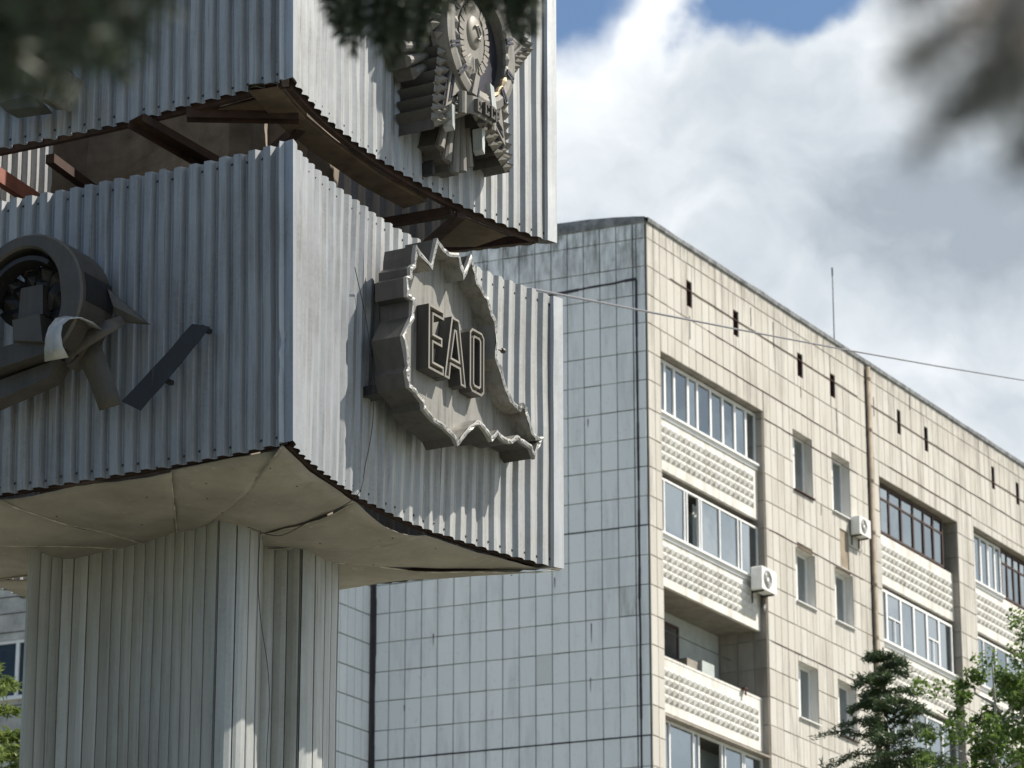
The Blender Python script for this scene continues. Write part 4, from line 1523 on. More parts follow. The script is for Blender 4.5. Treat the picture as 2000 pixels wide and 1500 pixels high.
VENTS = [(2.07, 2.35, 30.20, 30.85), (4.61, 4.90, 30.2, 30.85), (8.30, 8.62, 30.17, 30.79), (10.29, 10.60, 30.17, 30.79), (14.6, 14.84, 30.30, 30.97), (16.45, 16.70, 30.3, 30.98), (21.25, 21.49, 30.42, 31.08), (23.1, 23.34, 30.42, 31.06), (28, 28.26, 30.4, 31.04), (30.1, 30.36, 30.4, 31.04)]
holes = [(b['u0'], b['u1'], 14.2, b['top']) for b in BAYS] + WINS + VENTS


def facade_wall():
    us = sorted({0, LF} | {h[0] for h in holes} | {h[1] for h in holes})
    zs = sorted({0, ROOF} | {h[2] for h in holes} | {h[3] for h in holes})
    mb = MB()
    for i in range(len(us) - 1):
        for j in range(len(zs) - 1):
            uc, zc = (us[i] + us[i + 1]) / 2, (zs[j] + zs[j + 1]) / 2
            if any(h[0] < uc < h[1] and h[2] < zc < h[3] for h in holes): continue
            mb.add([FB(us[i], 0, zs[j]), FB(us[i + 1], 0, zs[j]), FB(us[i + 1], 0, zs[j + 1]), FB(us[i], 0, zs[j + 1])], [(0, 1, 2, 3)])
    o = mb.obj("facade_wall", M['joint_f'], bld)
    return o


fw = facade_wall()
# facing tiles of the facade (joined)
ts = TileStuff()
notile = holes + [(10.62, 11.15, 25.62, 26.62), (8.0, 8.9, 25.48, 25.62), (12.5, 12.7, 0, 31.7), (10.3, 11.2, 25.4, 25.52)]
uj = [0.0, .33, .65]
while uj[-1] < 26.5: uj.append(uj[-1] + .372)
frows = rows
for ri in range(len(frows) - 1):
    zt, zb = frows[ri], frows[ri + 1]
    if zb < 12.5: continue
    for ci in range(len(uj) - 1):
        for (a, b, c, d) in subtract((uj[ci], uj[ci + 1], zb, zt), notile):
            j = rnd.uniform(-.004, .004)
            g2 = .007 if rnd.random() < .8 else .004
            ts.add(FB, a + g2, b - g2, c + .010 + j, d - .009 + j, .026 + rnd.uniform(-.003, .003))
ts.obj("facade_tiles", M['tile_fac'], bld)
# darker horizontal joints where panels meet
for zz, ua, ub in ((30.62, 1.2, 12.4), (29.87, 3.2, 6.8), (29.15, 2.5, 12.4), (28.43, 6.3, 12.4), (25.57, 6.4, 12.4), (22.7, 6.4, 12.4), (30.62, 12.8, 26), (29.87, 12.8, 26), (29.17, 14, 20)):
    n_ = int((ub - ua) / .4)
    seam(FB, [(ua + .4 * i, zz - .005 + mnoise.noise(Vector((i * .5, zz, 0))) * .02) for i in range(n_)], .009, "panel_seam", bld, 'ventdark')
# cracked vertical streaks below the vents and windows
for (u, z, l) in ((10.62, 29.9, .7), (8.45, 29.9, .3), (6.9, 31.2, .7), (13.05, 30.9, .55), (5.6, 31.2, .5), (2.2, 29.95, .6), (9.5, 27, .3), (15.5, 31.6, .4)):
    seam(FB, [(u + mnoise.noise(Vector((i, u, 0))) * .03, z - l * i / 4) for i in range(5)], .010, "crack", bld, 'joint')

for v in VENTS:
    mb = MB(); mb.box(FB, (v[0] + .003, -.32, v[2] + .003), (v[1] - .003, -.20, v[3] - .003)); mb.obj("attic_vent", M['ventdark'], bld)
    mb = MB()
    for (a, b) in (((v[0], v[2]), (v[1], v[2])), ((v[0], v[3]), (v[1], v[3])), ((v[0], v[2]), (v[0], v[3])), ((v[1], v[2]), (v[1], v[3]))):
        mb.add([FB(a[0], 0, a[1]), FB(b[0], 0, b[1]), FB(b[0], -.3, b[1]), FB(a[0], -.3, a[1])], [(0, 1, 2, 3)])
    mb.obj("vent_reveal", M['ventdark'], bld)


def pane_obj(fr, u0, u1, z0, z1, w, parent):
    mb = MB()
    k1, k2 = rnd.uniform(-.014, .014), rnd.uniform(-.008, .008)
    um, zm_ = (u0 + u1) / 2, (z0 + z1) / 2
    mb.box(lambda u, ww, z: fr(u, ww + k1 * (u - um) / max(.3, u1 - u0) + k2 * (z - zm_), z), (u0, w - .006, z0), (u1, w, z1))
    return mb.obj("pane", M['glass'], parent)


def glazing(fr, u0, u1, z0, z1, w, splits, mat, transom=None, name="loggia_window", fwid=.055, skip=(), depth=.07, bar=.028):
    """splits: fractions of the mullions"""
    mb = MB()
    mb.box(fr, (u0, w - depth, z0), (u1, w, z0 + fwid))
    mb.box(fr, (u0, w - depth, z1 - fwid), (u1, w, z1))
    xs = [u0] + [u0 + (u1 - u0) * s for s in splits] + [u1]
    for i, x in enumerate(xs):
        h = fwid if i in (0, len(xs) - 1) else bar
        a, b = (x, x + h) if i == 0 else ((x - h, x) if i == len(xs) - 1 else (x - h, x + h))
        mb.box(fr, (a, w - depth + .002, z0 + fwid), (b, w - .002, z1 - fwid))
    if transom:
        for i in range(len(xs) - 1):
            mb.box(fr, (xs[i] + fwid, w - depth + .004, transom - .025), (xs[i + 1] - fwid, w - .004, transom + .025))
    f = mb.obj(name, M[mat], bld)
    for i in range(len(xs) - 1):
        if i in skip: continue
        a, b = xs[i] + bar * 1.02, xs[i + 1] - bar * 1.02
        if transom:
            pane_obj(fr, a, b, z0 + fwid, transom - .026, w - .03, f)
            pane_obj(fr, a, b, transom + .026, z1 - fwid, w - .03, f)
        else:
            pane_obj(fr, a, b, z0 + fwid, z1 - fwid, w - .03 - .004 * (i % 2), f)
    return f


def curtain(fr, u0, u1, z0, z1, w, mat='curtain', parent=None):
    n = max(6, int((u1 - u0) / .05))
    vs = []; fs = []
    ph = rnd.random() * 9
    for i in range(n + 1):
        u = u0 + (u1 - u0) * i / n
        o = .025 * math.sin(u * 38 + ph) + .012 * math.sin(u * 17 + ph)
        vs += [fr(u, w + o, z0), fr(u, w + o * .6, z1)]
    for i in range(n): fs.append((2 * i, 2 * i + 2, 2 * i + 3, 2 * i + 1))
    return mesh_obj("curtain", vs, fs, M[mat], parent or bld, True)


def parapet(fr, u0, u1, z0, z1, w):
    """concrete loggia front with four rows of pyramid studs"""
    mb = MB()
    mb.box(fr, (u0, w - .10, z0), (u1, w, z1))
    H = z1 - z0
    rowsN = 4
    pitch = .265
    n = int((u1 - u0 - .25) / pitch)
    m0 = (u1 - u0 - n * pitch) / 2
    for r_ in range(rowsN):
        zc = z0 + H * (.17 + .66 * (r_ + .5) / rowsN)
        hh = H * .66 / rowsN * .46
        for i in range(n):
            uc = u0 + m0 + (i + .5) * pitch
            hw = pitch * .47
            vs = [fr(uc - hw, w + .001, zc - hh), fr(uc + hw, w + .001, zc - hh), fr(uc + hw, w + .001, zc + hh), fr(uc - hw, w + .001, zc + hh), fr(uc, w + .075, zc + hh * .1)]
            mb.add(vs, [(0, 1, 4), (1, 2, 4), (2, 3, 4), (3, 0, 4)])
    return mb.obj("loggia_parapet", M['parapet'], bld)


WREC = -.17
def build_bay(bi, b):
    u0, u1 = b['u0'], b['u1']
    zlo = 14.2
    # reveals and back wall
    mb = MB()
    D = -1.35
    mb.add([FB(u0, 0, zlo), FB(u0, D, zlo), FB(u0, D, b['top']), FB(u0, 0, b['top'])], [(0, 1, 2, 3)])
    mb.add([FB(u1, 0, zlo), FB(u1, D, zlo), FB(u1, D, b['top']), FB(u1, 0, b['top'])], [(3, 2, 1, 0)])
    mb.add([FB(u0, 0, b['top']), FB(u1, 0, b['top']), FB(u1, D, b['top']), FB(u0, D, b['top'])], [(0, 1, 2, 3)])
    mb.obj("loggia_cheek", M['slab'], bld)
    # tiles on the far cheek (faces the camera)
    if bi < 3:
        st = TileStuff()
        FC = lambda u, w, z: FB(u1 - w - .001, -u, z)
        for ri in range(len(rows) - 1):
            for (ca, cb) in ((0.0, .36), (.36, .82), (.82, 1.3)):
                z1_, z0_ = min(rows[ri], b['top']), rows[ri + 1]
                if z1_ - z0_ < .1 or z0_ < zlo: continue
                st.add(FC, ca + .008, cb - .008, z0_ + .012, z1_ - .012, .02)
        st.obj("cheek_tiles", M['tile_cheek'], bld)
    mb = MB()
    mb.add([FB(u0, D, zlo), FB(u1, D, zlo), FB(u1, D, b['top']), FB(u0, D, b['top'])], [(0, 1, 2, 3)])
    mb.obj("loggia_back_wall", M['render_wall'], bld)
    for fi, (gt, sill, pb) in enumerate(b['fl']):
        # slab
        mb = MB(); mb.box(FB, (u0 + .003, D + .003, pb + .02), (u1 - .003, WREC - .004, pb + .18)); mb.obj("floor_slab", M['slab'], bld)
        parapet(FB, u0 + .004, u1 - .004, pb, sill - .06, WREC)
        # door and window in the back wall
        for (a, c, z0_, z1_) in ((u0 + .9, u0 + 1.6, pb + .2, pb + 2.2), (u0 + 2.0, u0 + 3.3, pb + 1.0, pb + 2.25)):
            z1_ = gt - .06
            mb = MB()
            for (p, q) in (((a, z0_), (a + .08, z1_)), ((c - .08, z0_), (c, z1_)), ((a + .08, z1_ - .08), (c - .08, z1_)), ((a + .08, z0_), (c - .08, z0_ + .08))):
                mb.box(FB, (p[0], D + .002, p[1]), (q[0], D + .06, q[1]))
            o = mb.obj("inner_frame", M['woodframe'], bld)
            mb = MB(); mb.box(FB, (a + .07, D + .004, z0_ + .07), (c - .07, D + .03, z1_ - .07)); mb.obj("inner_pane", M['interior'], o)


for bi, b in enumerate(BAYS):
    build_bay(bi, b)


def sill_strip(u0, u1, z, mat='pvc'):
    mb = MB()
    mb.box(FB, (u0, WREC - .02, z - .055), (u1, WREC + .085, z))
    mb.box(FB, (u0 + .001, WREC + .001, z - .15), (u1 - .001, WREC + .03, z - .056))
    mb.obj("window_sill", M[mat], bld)


gw = WREC - .02
# bay 1
f = BAYS[0]['fl']
sill_strip(.66, 6.19, f[0][1])
glazing(FB, .66, 6.19, f[0][1] + .002, f[0][0] - .01, gw, [.11, .20, .33, .42, .55, .67, .79, .90], 'pvc', fwid=.07, bar=.045)
curtain(FB, .75, 1.5, f[0][1] + .1, f[0][0] - .1, gw - .35)
curtain(FB, 2.2, 3.2, f[0][1] + .1, f[0][0] - .1, gw - .5)
curtain(FB, 4.6, 6.0, f[0][1] + .1, f[0][0] - .1, gw - .5)
mb = MB(); mb.box(FB, (3.75, gw - .10, f[0][1] + .1), (4.35, gw - .09, f[0][0] - .1)); mb.obj("insect_screen", M['interior'], bld)
sill_strip(.66, 6.19, f[1][1])
glazing(FB, .66, 6.19, f[1][1] + .002, f[1][0] - .01, gw, [.09, .28, .305, .42, .44, .62, .80, .83], 'pvc', fwid=.05, bar=.026, skip=(3,))
curtain(FB, 1.3, 2.2, f[1][1] + .1, f[1][0] - .1, gw - .3)
curtain(FB, 3.2, 5.2, f[1][1] + .1, f[1][0] - .1, gw - .3)
# floor with the open loggia: cupboard and clutter
mb = MB(); mb.box(FB, (4.1, -1.3, f[2][2] + .19), (4.75, -.75, f[2][2] + 1.95)); mb.obj("cupboard", M['render_wall'], bld)
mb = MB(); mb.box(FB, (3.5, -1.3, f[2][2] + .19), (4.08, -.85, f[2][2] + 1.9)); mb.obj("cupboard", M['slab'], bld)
mb = MB(); mb.box(FB, (.66, WREC - .10, f[2][1] - .058), (6.19, WREC + .01, f[2][1])); mb.obj("parapet_coping", M['parapet'], bld)
mb = MB(); mb.tube([FB(.7, -1.0, 22.3), FB(6.15, -1.0, 22.28)], .012, 5); mb.obj("clothes_line", M['cable'], bld)
mb = MB(); mb.box(FB, (5.0, WREC - .02, f[2][1] + .002), (5.18, WREC + .12, f[2][1] + .04)); mb.box(FB, (5.06, WREC + .078, f[2][1] - .14), (5.13, WREC + .10, f[2][1])); mb.obj("line_bracket", M['ventdark'], bld)
sill_strip(.66, 6.19, f[3][1])
glazing(FB, .66, 6.19, f[3][1] + .002, f[3][0] - .01, gw, [.11, .33, .38, .60, .63, .80, .82], 'pvc', fwid=.05, bar=.03, skip=(3,))
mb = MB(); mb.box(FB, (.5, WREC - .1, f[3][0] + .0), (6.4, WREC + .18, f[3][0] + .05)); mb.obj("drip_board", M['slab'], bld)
glazing(FB, .66, 6.19, f[4][1] + .002, f[4][0] - .01, gw, [.25, .5, .75], 'pvc')
# bay 2
f = BAYS[1]['fl']
glazing(FB, 13.26, 18.0, f[0][1] + .002, f[0][0] - .02, gw, [.10, .23, .40, .57, .72, .86], 'woodframe', transom=f[0][0] - .42, fwid=.06, bar=.04)
curtain(FB, 14.5, 16.0, f[0][1] + .1, f[0][0] - .5, gw - .12)
curtain(FB, 13.75, 14.3, f[0][1] + .1, f[0][0] - .5, gw - .2, 'curtain_teal')
sill_strip(13.26, 18.54, f[1][1])
glazing(FB, 13.26, 18.4, f[1][1] + .002, f[1][0] - .02, gw, [.14, .32, .49, .66, .82], 'pvc', fwid=.07, bar=.05)
curtain(FB, 13.3, 14.1, f[1][1] + .1, f[1][0] - .1, gw - .15, 'curtain_teal')
curtain(FB, 17.55, 18.4, f[1][1] + .1, f[1][0] - .1, gw - .15, 'curtain_teal')
for (a, c) in ((14.06, 14.86), (16.7, 17.4)):
    mb = MB(); mb.box(FB, (a, gw - .10, f[1][1] + .1), (c, gw - .09, f[1][0] - .1)); o_ = mb.obj("insect_screen", M['interior'], bld)
    mb = MB(); zc = (f[1][1] + f[1][0]) / 2; mb.box(FB, (a, gw + .002, zc - .02), (c, gw + .012, zc + .02)); mb.box(FB, ((a + c) / 2 - .02, gw + .002, f[1][1] + .1), ((a + c) / 2 + .02, gw + .011, zc - .021)); mb.obj("screen_bar", M['pvc'], o_)
sill_strip(13.26, 18.54, f[2][1])
glazing(FB, 13.26, 18.5, f[2][1] + .002, f[2][0] - .02, gw, [.2, .4, .6, .8], 'pvc')
curtain(FB, 13.5, 15.0, f[2][1] + .1, f[2][0] - .1, gw - .2, 'curtain_teal')
curtain(FB, 16, 18.0, f[2][1] + .1, f[2][0] - .1, gw - .2)
glazing(FB, 13.26, 18.5, f[3][1] + .002, f[3][0] - .02, gw, [.25, .5, .75], 'pvc')
glazing(FB, 13.26, 18.5, f[4][1] + .002, f[4][0] - .02, gw, [.25, .5, .75], 'pvc')
# bay 3
f = BAYS[2]['fl']
sill_strip(19.73, 22.2, f[0][1])
glazing(FB, 19.73, 22.2, f[0][1] + .002, f[0][0] - .02, gw, [.2, .4, .62, .82], 'pvc', fwid=.06, bar=.045)
curtain(FB, 20.0, 22.0, f[0][1] + .1, f[0][0] - .1, gw - .3)
glazing(FB, 22.22, 25.08, f[0][1] + .002, f[0][0] - .02, gw, [.16, .33, .5, .66, .83], 'woodframe', transom=f[0][0] - .42, fwid=.06, bar=.035)
curtain(FB, 22.4, 25.0, f[0][1] + .1, f[0][0] - .1, gw - .4)
for k_ in (1, 2, 3, 4):
    sill_strip(19.73, 25.09, f[k_][1])
    glazing(FB, 19.73, 25.08, f[k_][1] + .002, f[k_][0] - .02, gw, [.17, .34, .5, .67, .84], 'pvc')
    curtain(FB, 20.0, 22.0 + k_ * .7, f[k_][1] + .1, f[k_][0] - .1, gw - .3)
f = BAYS[3]['fl']
for k_ in range(5):
    glazing(FB, 34.01, 39.39, f[k_][1] + .002, f[k_][0] - .02, gw, [.25, .5, .75], 'pvc')

# ordinary windows
def window(i, a, b, z0, z1):
    D = -.27
    mb = MB()
    for (p, q) in (((a, z0), (b, z0)), ((a, z1), (b, z1)), ((a, z0), (a, z1)), ((b, z0), (b, z1))):
        mb.add([FB(p[0], 0, p[1]), FB(q[0], 0, q[1]), FB(q[0], D, q[1]), FB(p[0], D, p[1])], [(0, 1, 2, 3)])
    mb.obj("window_reveal", M['parapet'], bld)
    sp = .45 if i % 4 < 2 else .5
    fr_ = glazing(FB, a + .003, b - .003, z0 + .003, z1 - .003, D + .07, [sp], 'pvc', name="window", fwid=.065, bar=.045)
    mb = MB(); mb.box(FB, (a - .02, D + .05, z0 - .03), (b + .02, .09, z0 - .004)); mb.obj("sill", M['pvc' if i % 3 else 'ventdark'], fr_)
    mb = MB()
    mb.add([FB(a - .5, -1.1, z0 - .4), FB(b + .5, -1.1, z0 - .4), FB(b + .5, -1.1, z1 + .4), FB(a - .5, -1.1, z1 + .4)], [(0, 1, 2, 3)])
    mb.add([FB(a, D, z1), FB(b, D, z1), FB(b + .5, -1.1, z1 + .4), FB(a - .5, -1.1, z1 + .4)], [(0, 1, 2, 3)])
    mb.obj("room_behind", M['interior'], fr_)
    if i % 5 != 3:
        curtain(FB, a + (.08 if i % 2 else .35), b - .06, z0 + .1, z1 - .05, D - .12, parent=fr_)


for i, w_ in enumerate(WINS):
    window(i, *w_)

# drainpipe with collars
dp = MB()
dp.tube([FB(12.6, .09, 31.6), FB(12.6, .09, 2.0)], .062, 10)
dpo = dp.obj("drainpipe", M['joint_f'], bld, True)
for z in [31.3 - 1.43 * i for i in range(12)]:
    mb = MB(); mb.tube([FB(12.6, .09, z), FB(12.6, .09, z - .07)], .075, 10); mb.box(FB, (12.58, 0, z - .05), (12.62, .06, z - .02)); mb.obj("pipe_collar", M['joint_f'], dpo)
mb = MB(); mb.add([FB(12.5, .01, 0), FB(12.7, .01, 0), FB(12.7, .01, ROOF - .1), FB(12.5, .01, ROOF - .1)], [(0, 1, 2, 3)]); mb.obj("expansion_joint", M['joint'], bld)

# roof edge
def roof_edge():
    N = 60
    vs = []; fs = []
    for i in range(N + 1):
        u = LF * i / N
        wv = mnoise.noise(Vector((u * .9, 4, 0))) * .03
        for w, z in ((.0, ROOF - .10), (.07, ROOF - .06), (.08 , ROOF + .04 + wv), (-.3, ROOF + .10 + wv), (-.6, ROOF)):
            vs.append(FB(u, w, z))
    for i in range(N):
        for k in range(4):
            fs.append((i * 5 + k, i * 5 + k + 1, (i + 1) * 5 + k + 1, (i + 1) * 5 + k))
    mesh_obj("roof_flashing", vs, fs, M['roofcap'], bld)
    vs = []; fs = []
    for i in range(31):
        u = WEND * i / 30
        hump = .16 * math.sin(math.pi * min(1, u / 5.0)) ** .8 + mnoise.noise(Vector((u * 1.7, 9, 0))) * .02
        for w, z in ((.0, ROOF - .12), (.07, ROOF - .05), (.085, ROOF + .05 + hump), (-.35, ROOF + .12 + hump), (-.8, ROOF)):
            vs.append(FE(u, w, z))
    for i in range(30):
        for k in range(4):
            fs.append((i * 5 + k, i * 5 + k + 1, (i + 1) * 5 + k + 1, (i + 1) * 5 + k))
    mesh_obj("roof_flashing", vs, fs, M['roofcap'], bld)
    mb = MB()
    mb.add([FB(0, 0, ROOF - .02), FB(LF, 0, ROOF - .02), tuple(Vector(FB(LF, -14, ROOF - .02))), tuple(Vector(FE(19, 0, ROOF - .02)))], [(0, 1, 2, 3)])
    mb.add([FB(LF, 0, 0), FB(LF, -14, 0), FB(LF, -14, ROOF), FB(LF, 0, ROOF)], [(0, 1, 2, 3)])
    mb.obj("roof_slab", M['slab'], bld)


roof_edge()

# ---- wing standing forward on the left
IC = TE * WEND
wing = empty("residential_wing", (C0.x + IC.x, C0.y + IC.y, 0))
tag(wing, "grey tiled wing with a white-framed window seen left of and behind the pillar", "building")
FW = lambda s, w, z: (-TF.x * s + NF.x * w, -TF.y * s + NF.y * w, z)
WL = 6.0
FQ = lambda u, w, z: (-TF.x * WL + TE.x * u + NE.x * w, -TF.y * WL + TE.y * u + NE.y * w, z)
mb = MB()
mb.add([FW(0, 0, 0), FW(WL, 0, 0), FW(WL, 0, ROOF), FW(0, 0, ROOF)], [(0, 1, 2, 3)])
sw = mb.obj("side_wall", M['joint'], wing)
st = TileStuff()
for ri in range(len(rows) - 1):
    for ci in range(18):
        a, b = .02 + ci * .332, .02 + (ci + 1) * .332
        z0, z1, th = rows[ri + 1] + .013, rows[ri] - .013, .026 + rnd.uniform(-.003, .003)
        if ci < 6 and 17.5 < z0 < 23.2:
            share_obj("tile", TILE_ME, sw, Matrix(((-TF.x * (b - a - .02), NF.x * th, 0, -TF.x * a), (-TF.y * (b - a - .02), NF.y * th, 0, -TF.y * a), (0, 0, z1 - z0, z0), (0, 0, 0, 1))))
        else:
            st.add(FW, a, b - .02, z0, z1, th)
st.obj("remaining_wing_tiles", M['tile_end'], wing)
# front with a ribbon of windows
mb = MB()
wz0, wz1 = 19.99, 21.37
whole = [(u, u + 2.3) for u in (4.2, 8.4, 12.6)]
us = sorted({0.0, 20.0} | {x for w_ in whole for x in w_}); zs = [0, wz0, wz1, ROOF]
for i in range(len(us) - 1):
    for j in range(3):
        if j == 1 and any(a < (us[i] + us[i + 1]) / 2 < b for a, b in whole): continue
        mb.add([FQ(us[i], 0, zs[j]), FQ(us[i + 1], 0, zs[j]), FQ(us[i + 1], 0, zs[j + 1]), FQ(us[i], 0, zs[j + 1])], [(0, 1, 2, 3)])
M['wingwall'] = flat_mat("stained_grey_panel", (.27, .275, .27), (.46, .46, .45), 2.2, .9, 0, .3, None, 8)
mb.obj("front_wall", M['wingwall'], wing)
for (a, b) in whole:
    m2 = MB()
    for (p, q) in (((a, wz0), (b, wz0 + .07)), ((a, wz1 - .07), (b, wz1)), ((a, wz0 + .07), (a + .07, wz1 - .07)), ((b - .07, wz0 + .07), (b, wz1 - .07)), ((a + 1.30 - .045, wz0 + .07), (a + 1.30 + .045, wz1 - .07))):
        m2.box(FQ, (p[0], -.10, p[1]), (q[0], -.02, q[1]))
    wo = m2.obj("window", M['pvc'], wing)
    for (p, q) in ((a + .07, a + 1.255), (a + 1.345, b - .07)):
        m3 = MB(); m3.box(FQ, (p, -.07, wz0 + .07), (q, -.064, wz1 - .07)); m3.obj("pane", M['glass'], wo)
    m3 = MB(); m3.box(FQ, (a + .01, -.9, wz0), (b - .01, -.85, wz1)); m3.obj("room_behind", M['interior'], wo)
    m3 = MB(); m3.box(FQ, (a - .05, -.02, wz0 - .05), (b + .05, .10, wz0 - .003)); m3.obj("sill", M['pvc'], wo)
m2 = MB()
for z in (22.4, 22.0, 21.55, 19.8, 17.5):
    m2.box(FQ, (0, .001, z), (20, .015, z + .02))
m2.obj("panel_lines", M['joint'], wing)
m2 = MB(); m2.add([FQ(0, .05, ROOF), FQ(20, .05, ROOF), FQ(20, -9, ROOF), FW(-2, -1, ROOF)], [(0, 1, 2, 3)]); m2.obj("roof", M['roofcap'], wing)

# ------------------------------------------------------------------ air conditioners
def aircon(label, u, z, w, sc_=1.0):
    loc = (C0.x + TF.x * u + NF.x * w, C0.y + TF.y * u + NF.y * w, z)
    root = empty("air_conditioner", loc)
    tag(root, label, "air conditioner", "air conditioners on the cream facade")
    F = lambda x, y, zz: (TF.x * x * sc_ + NF.x * y * sc_, TF.y * x * sc_ + NF.y * y * sc_, zz * sc_)
    W, H, D = .82, .58, .30
    mb = MB()
    prof = [(0, .02), (.02, 0), (W - .02, 0), (W, .02), (W, H - .02), (W - .02, H), (.02, H), (0, H - .02)]
    mb.prism(F, prof, .06, .06 + D)
    mb.obj("body", M['ac'], root)
    # fan grille: rings on the front
    cx, cz, y = W * .40, H / 2, .06 + D
    for r0, r1, mat, yy, nm in ((0, .235, 'ac_dark', .004, "fan_opening"), (0, .06, 'ac', .010, "fan_hub")):
        m2 = MB()
        pts = [(cx + r1 * math.cos(R(i * 15)), cz + r1 * math.sin(R(i * 15))) for i in range(24)]
        m2.prism(F, pts, y, y + yy); m2.obj(nm, M[mat], root)
    for rr in (.11, .16, .21):
        m2 = MB(); m2.tube([F(cx + rr * math.cos(R(i * 15)), y + .012, cz + rr * math.sin(R(i * 15))) for i in range(25)], .006 * sc_, 4, False); m2.obj("grille_ring", M['ac'], root)
    for x in (.12, .66):
        m2 = MB()
        m2.prism(lambda a, b, c: F(x + b, a, c), [(0, -.30), (.03, -.30), (.03, -.045), (.34, -.04), (.34, -.004), (0, -.004)], 0, .04)
        m2.obj("bracket", M['black'], root)
    m2 = MB(); m2.tube([F(.75, .05, .1), F(.80, .06, -.12), F(.74, .05, -.3), F(.8, .04, -.42)], .025 * sc_, 6); m2.obj("hose", M['pvc'], root)


aircon("white air conditioner hung on the loggia parapet above the open loggia", 5.42, 23.80, WREC + .08, 1.0)
aircon("white air conditioner beside the upper narrow window near the drainpipe", 11.22, 26.60, .03, .84)

# roof antenna
mb = MB()
ap = Vector((C0.x + TF.x * 11.35 - NF.x * .3, C0.y + TF.y * 11.35 - NF.y * .3, 0))
mb.tube([(ap.x, ap.y, ROOF + .0), (ap.x, ap.y, ROOF + .4), (ap.x, ap.y, ROOF + 2.35)], [.03, .018, .014], 6)
mb.tube([(ap.x, ap.y, ROOF + 2.15), (ap.x, ap.y, ROOF + 2.37)], .026, 6)
tag(mb.obj("roof_antenna", M['cable']), "thin upright antenna mast standing on the roof edge", "antenna")

# overhead cable
pts = [(-1.6, 18.0, 8.2), (-.262, 24.472, 10.379), (.105, 27.327, 11.306), (1.271, 33.977, 13.431), (2.785, 40.604, 15.476), (4.667, 47.194, 17.44), (6.775, 53.737, 19.361), (9.137, 60.224, 21.235), (10.656, 63.894, 22.289), (14.0, 70.5, 24.3)]
pts = pts[1:]
mb = MB(); mb.tube(pts, .011, 6)
tag(mb.obj("overhead_cable", M['cable']), "grey overhead cable crossing in front of the apartment block and sky", "cable")

# ------------------------------------------------------------------ trees
nrg = np.random.default_rng(11)


def quads_obj(name, centers, ax, ay, mat, parent):
    """many small quads: centre, half-vectors ax, ay"""
    n = len(centers)
    v = np.empty((n, 4, 3))
    v[:, 0] = centers - ax * .5 - ay * .15
    v[:, 1] = centers + ay
    v[:, 2] = centers + ax * .5 - ay * .1
    v[:, 3] = centers - ay
    v[:, 0] = centers - ax; v[:, 2] = centers + ax
    me = bpy.data.meshes.new(name)
    me.vertices.add(n * 4); me.vertices.foreach_set("co", v.reshape(-1))
    me.loops.add(n * 4); me.loops.foreach_set("vertex_index", np.arange(n * 4))
    me.polygons.add(n); me.polygons.foreach_set("loop_start", np.arange(n) * 4)
    me.polygons.foreach_set("loop_total", np.full(n, 4))
    me.update(calc_edges=True); me.validate()
    me.materials.append(mat)
    o = bpy.data.objects.new(name, me); COL.objects.link(o)
    o.parent = parent
    return o


def unit(v):
    return v / np.maximum(np.linalg.norm(v, axis=-1, keepdims=True), 1e-9)


def conifer(name, label, loc, H, spread, mat, dens, zmin, tuft=.07, droop=.25, seed=1):
    rg = np.random.default_rng(seed)
    root = empty(name, (loc[0], loc[1], 0))
    tag(root, label, "tree")
    mb = MB()
    mb.tube([(0, 0, 0), (0, 0, H * .4), (.03, .02, H * .8), (0, 0, H)], [H * .016, H * .011, H * .005, .01], 8)
    mb.obj("trunk", M['bark'], root)
    C = []; AX = []; AY = []
    lm = MB()
    z = zmin
    while z < H - .12:
        f = (H - z) / (H - zmin)
        L = spread * (f ** .8) * rg.uniform(.7, 1.12) + .12
        nb = rg.integers(3, 5)
        for _ in range(nb):
            a = rg.uniform(0, 2 * np.pi)
            d = np.array([np.cos(a), np.sin(a), 0])
            n = 8
            pts = []
            up0 = rg.uniform(.15, .5)
            for i in range(n):
                t = i / (n - 1)
                pts.append(np.array([0, 0, z]) + d * L * t + np.array([0, 0, L * (up0 * t - droop * t * t * 1.6)]) + rg.normal(0, .02, 3) * t)
            lm.tube([tuple(p) for p in pts], [max(.006, .018 * (1 - i / n) * (L + .3)) for i in range(n)], 4, False)
            # side twigs with tufts
            for i in range(1, n):
                for sgn in (-1, 1):
                    tl = L * .34 * (1 - .55 * i / n) * rg.uniform(.6, 1.2)
                    sd = unit(np.array([-d[1] * sgn, d[0] * sgn, -.1]) + d * .8 + rg.normal(0, .25, 3))
                    m = int(dens * (6 + tl * 34))
                    tt = rg.uniform(0.05, 1, m)[:, None]
                    c = pts[i] + sd * tl * tt + rg.normal(0, .025, (m, 3)) - np.array([0, 0, .12]) * tl * tt ** 2
                    C.append(c)
                    dirs = unit(sd + rg.normal(0, .75, (m, 3)))
                    AX.append(dirs * tuft * rg.uniform(.6, 1.2, (m, 1)))
                    q = unit(np.cross(dirs, rg.normal(0, 1, (m, 3))))
                    AY.append(q * tuft * .17)
            m = int(dens * 26)
            tt = rg.uniform(.1, 1, m)
            idx = (tt * (n - 1)).astype(int)
            c = np.array(pts)[idx] + rg.normal(0, .03, (m, 3))
            C.append(c); dirs = unit(d + rg.normal(0, .7, (m, 3))); AX.append(dirs * tuft); AY.append(unit(np.cross(dirs, rg.normal(0, 1, (m, 3)))) * tuft * .17)
        z += rg.uniform(.09, .17) * (1 + .6 * f)
    lm.obj("limbs", M['bark'], root)
    o = quads_obj("crown", np.concatenate(C), np.concatenate(AX), np.concatenate(AY), mat, root)
    return root


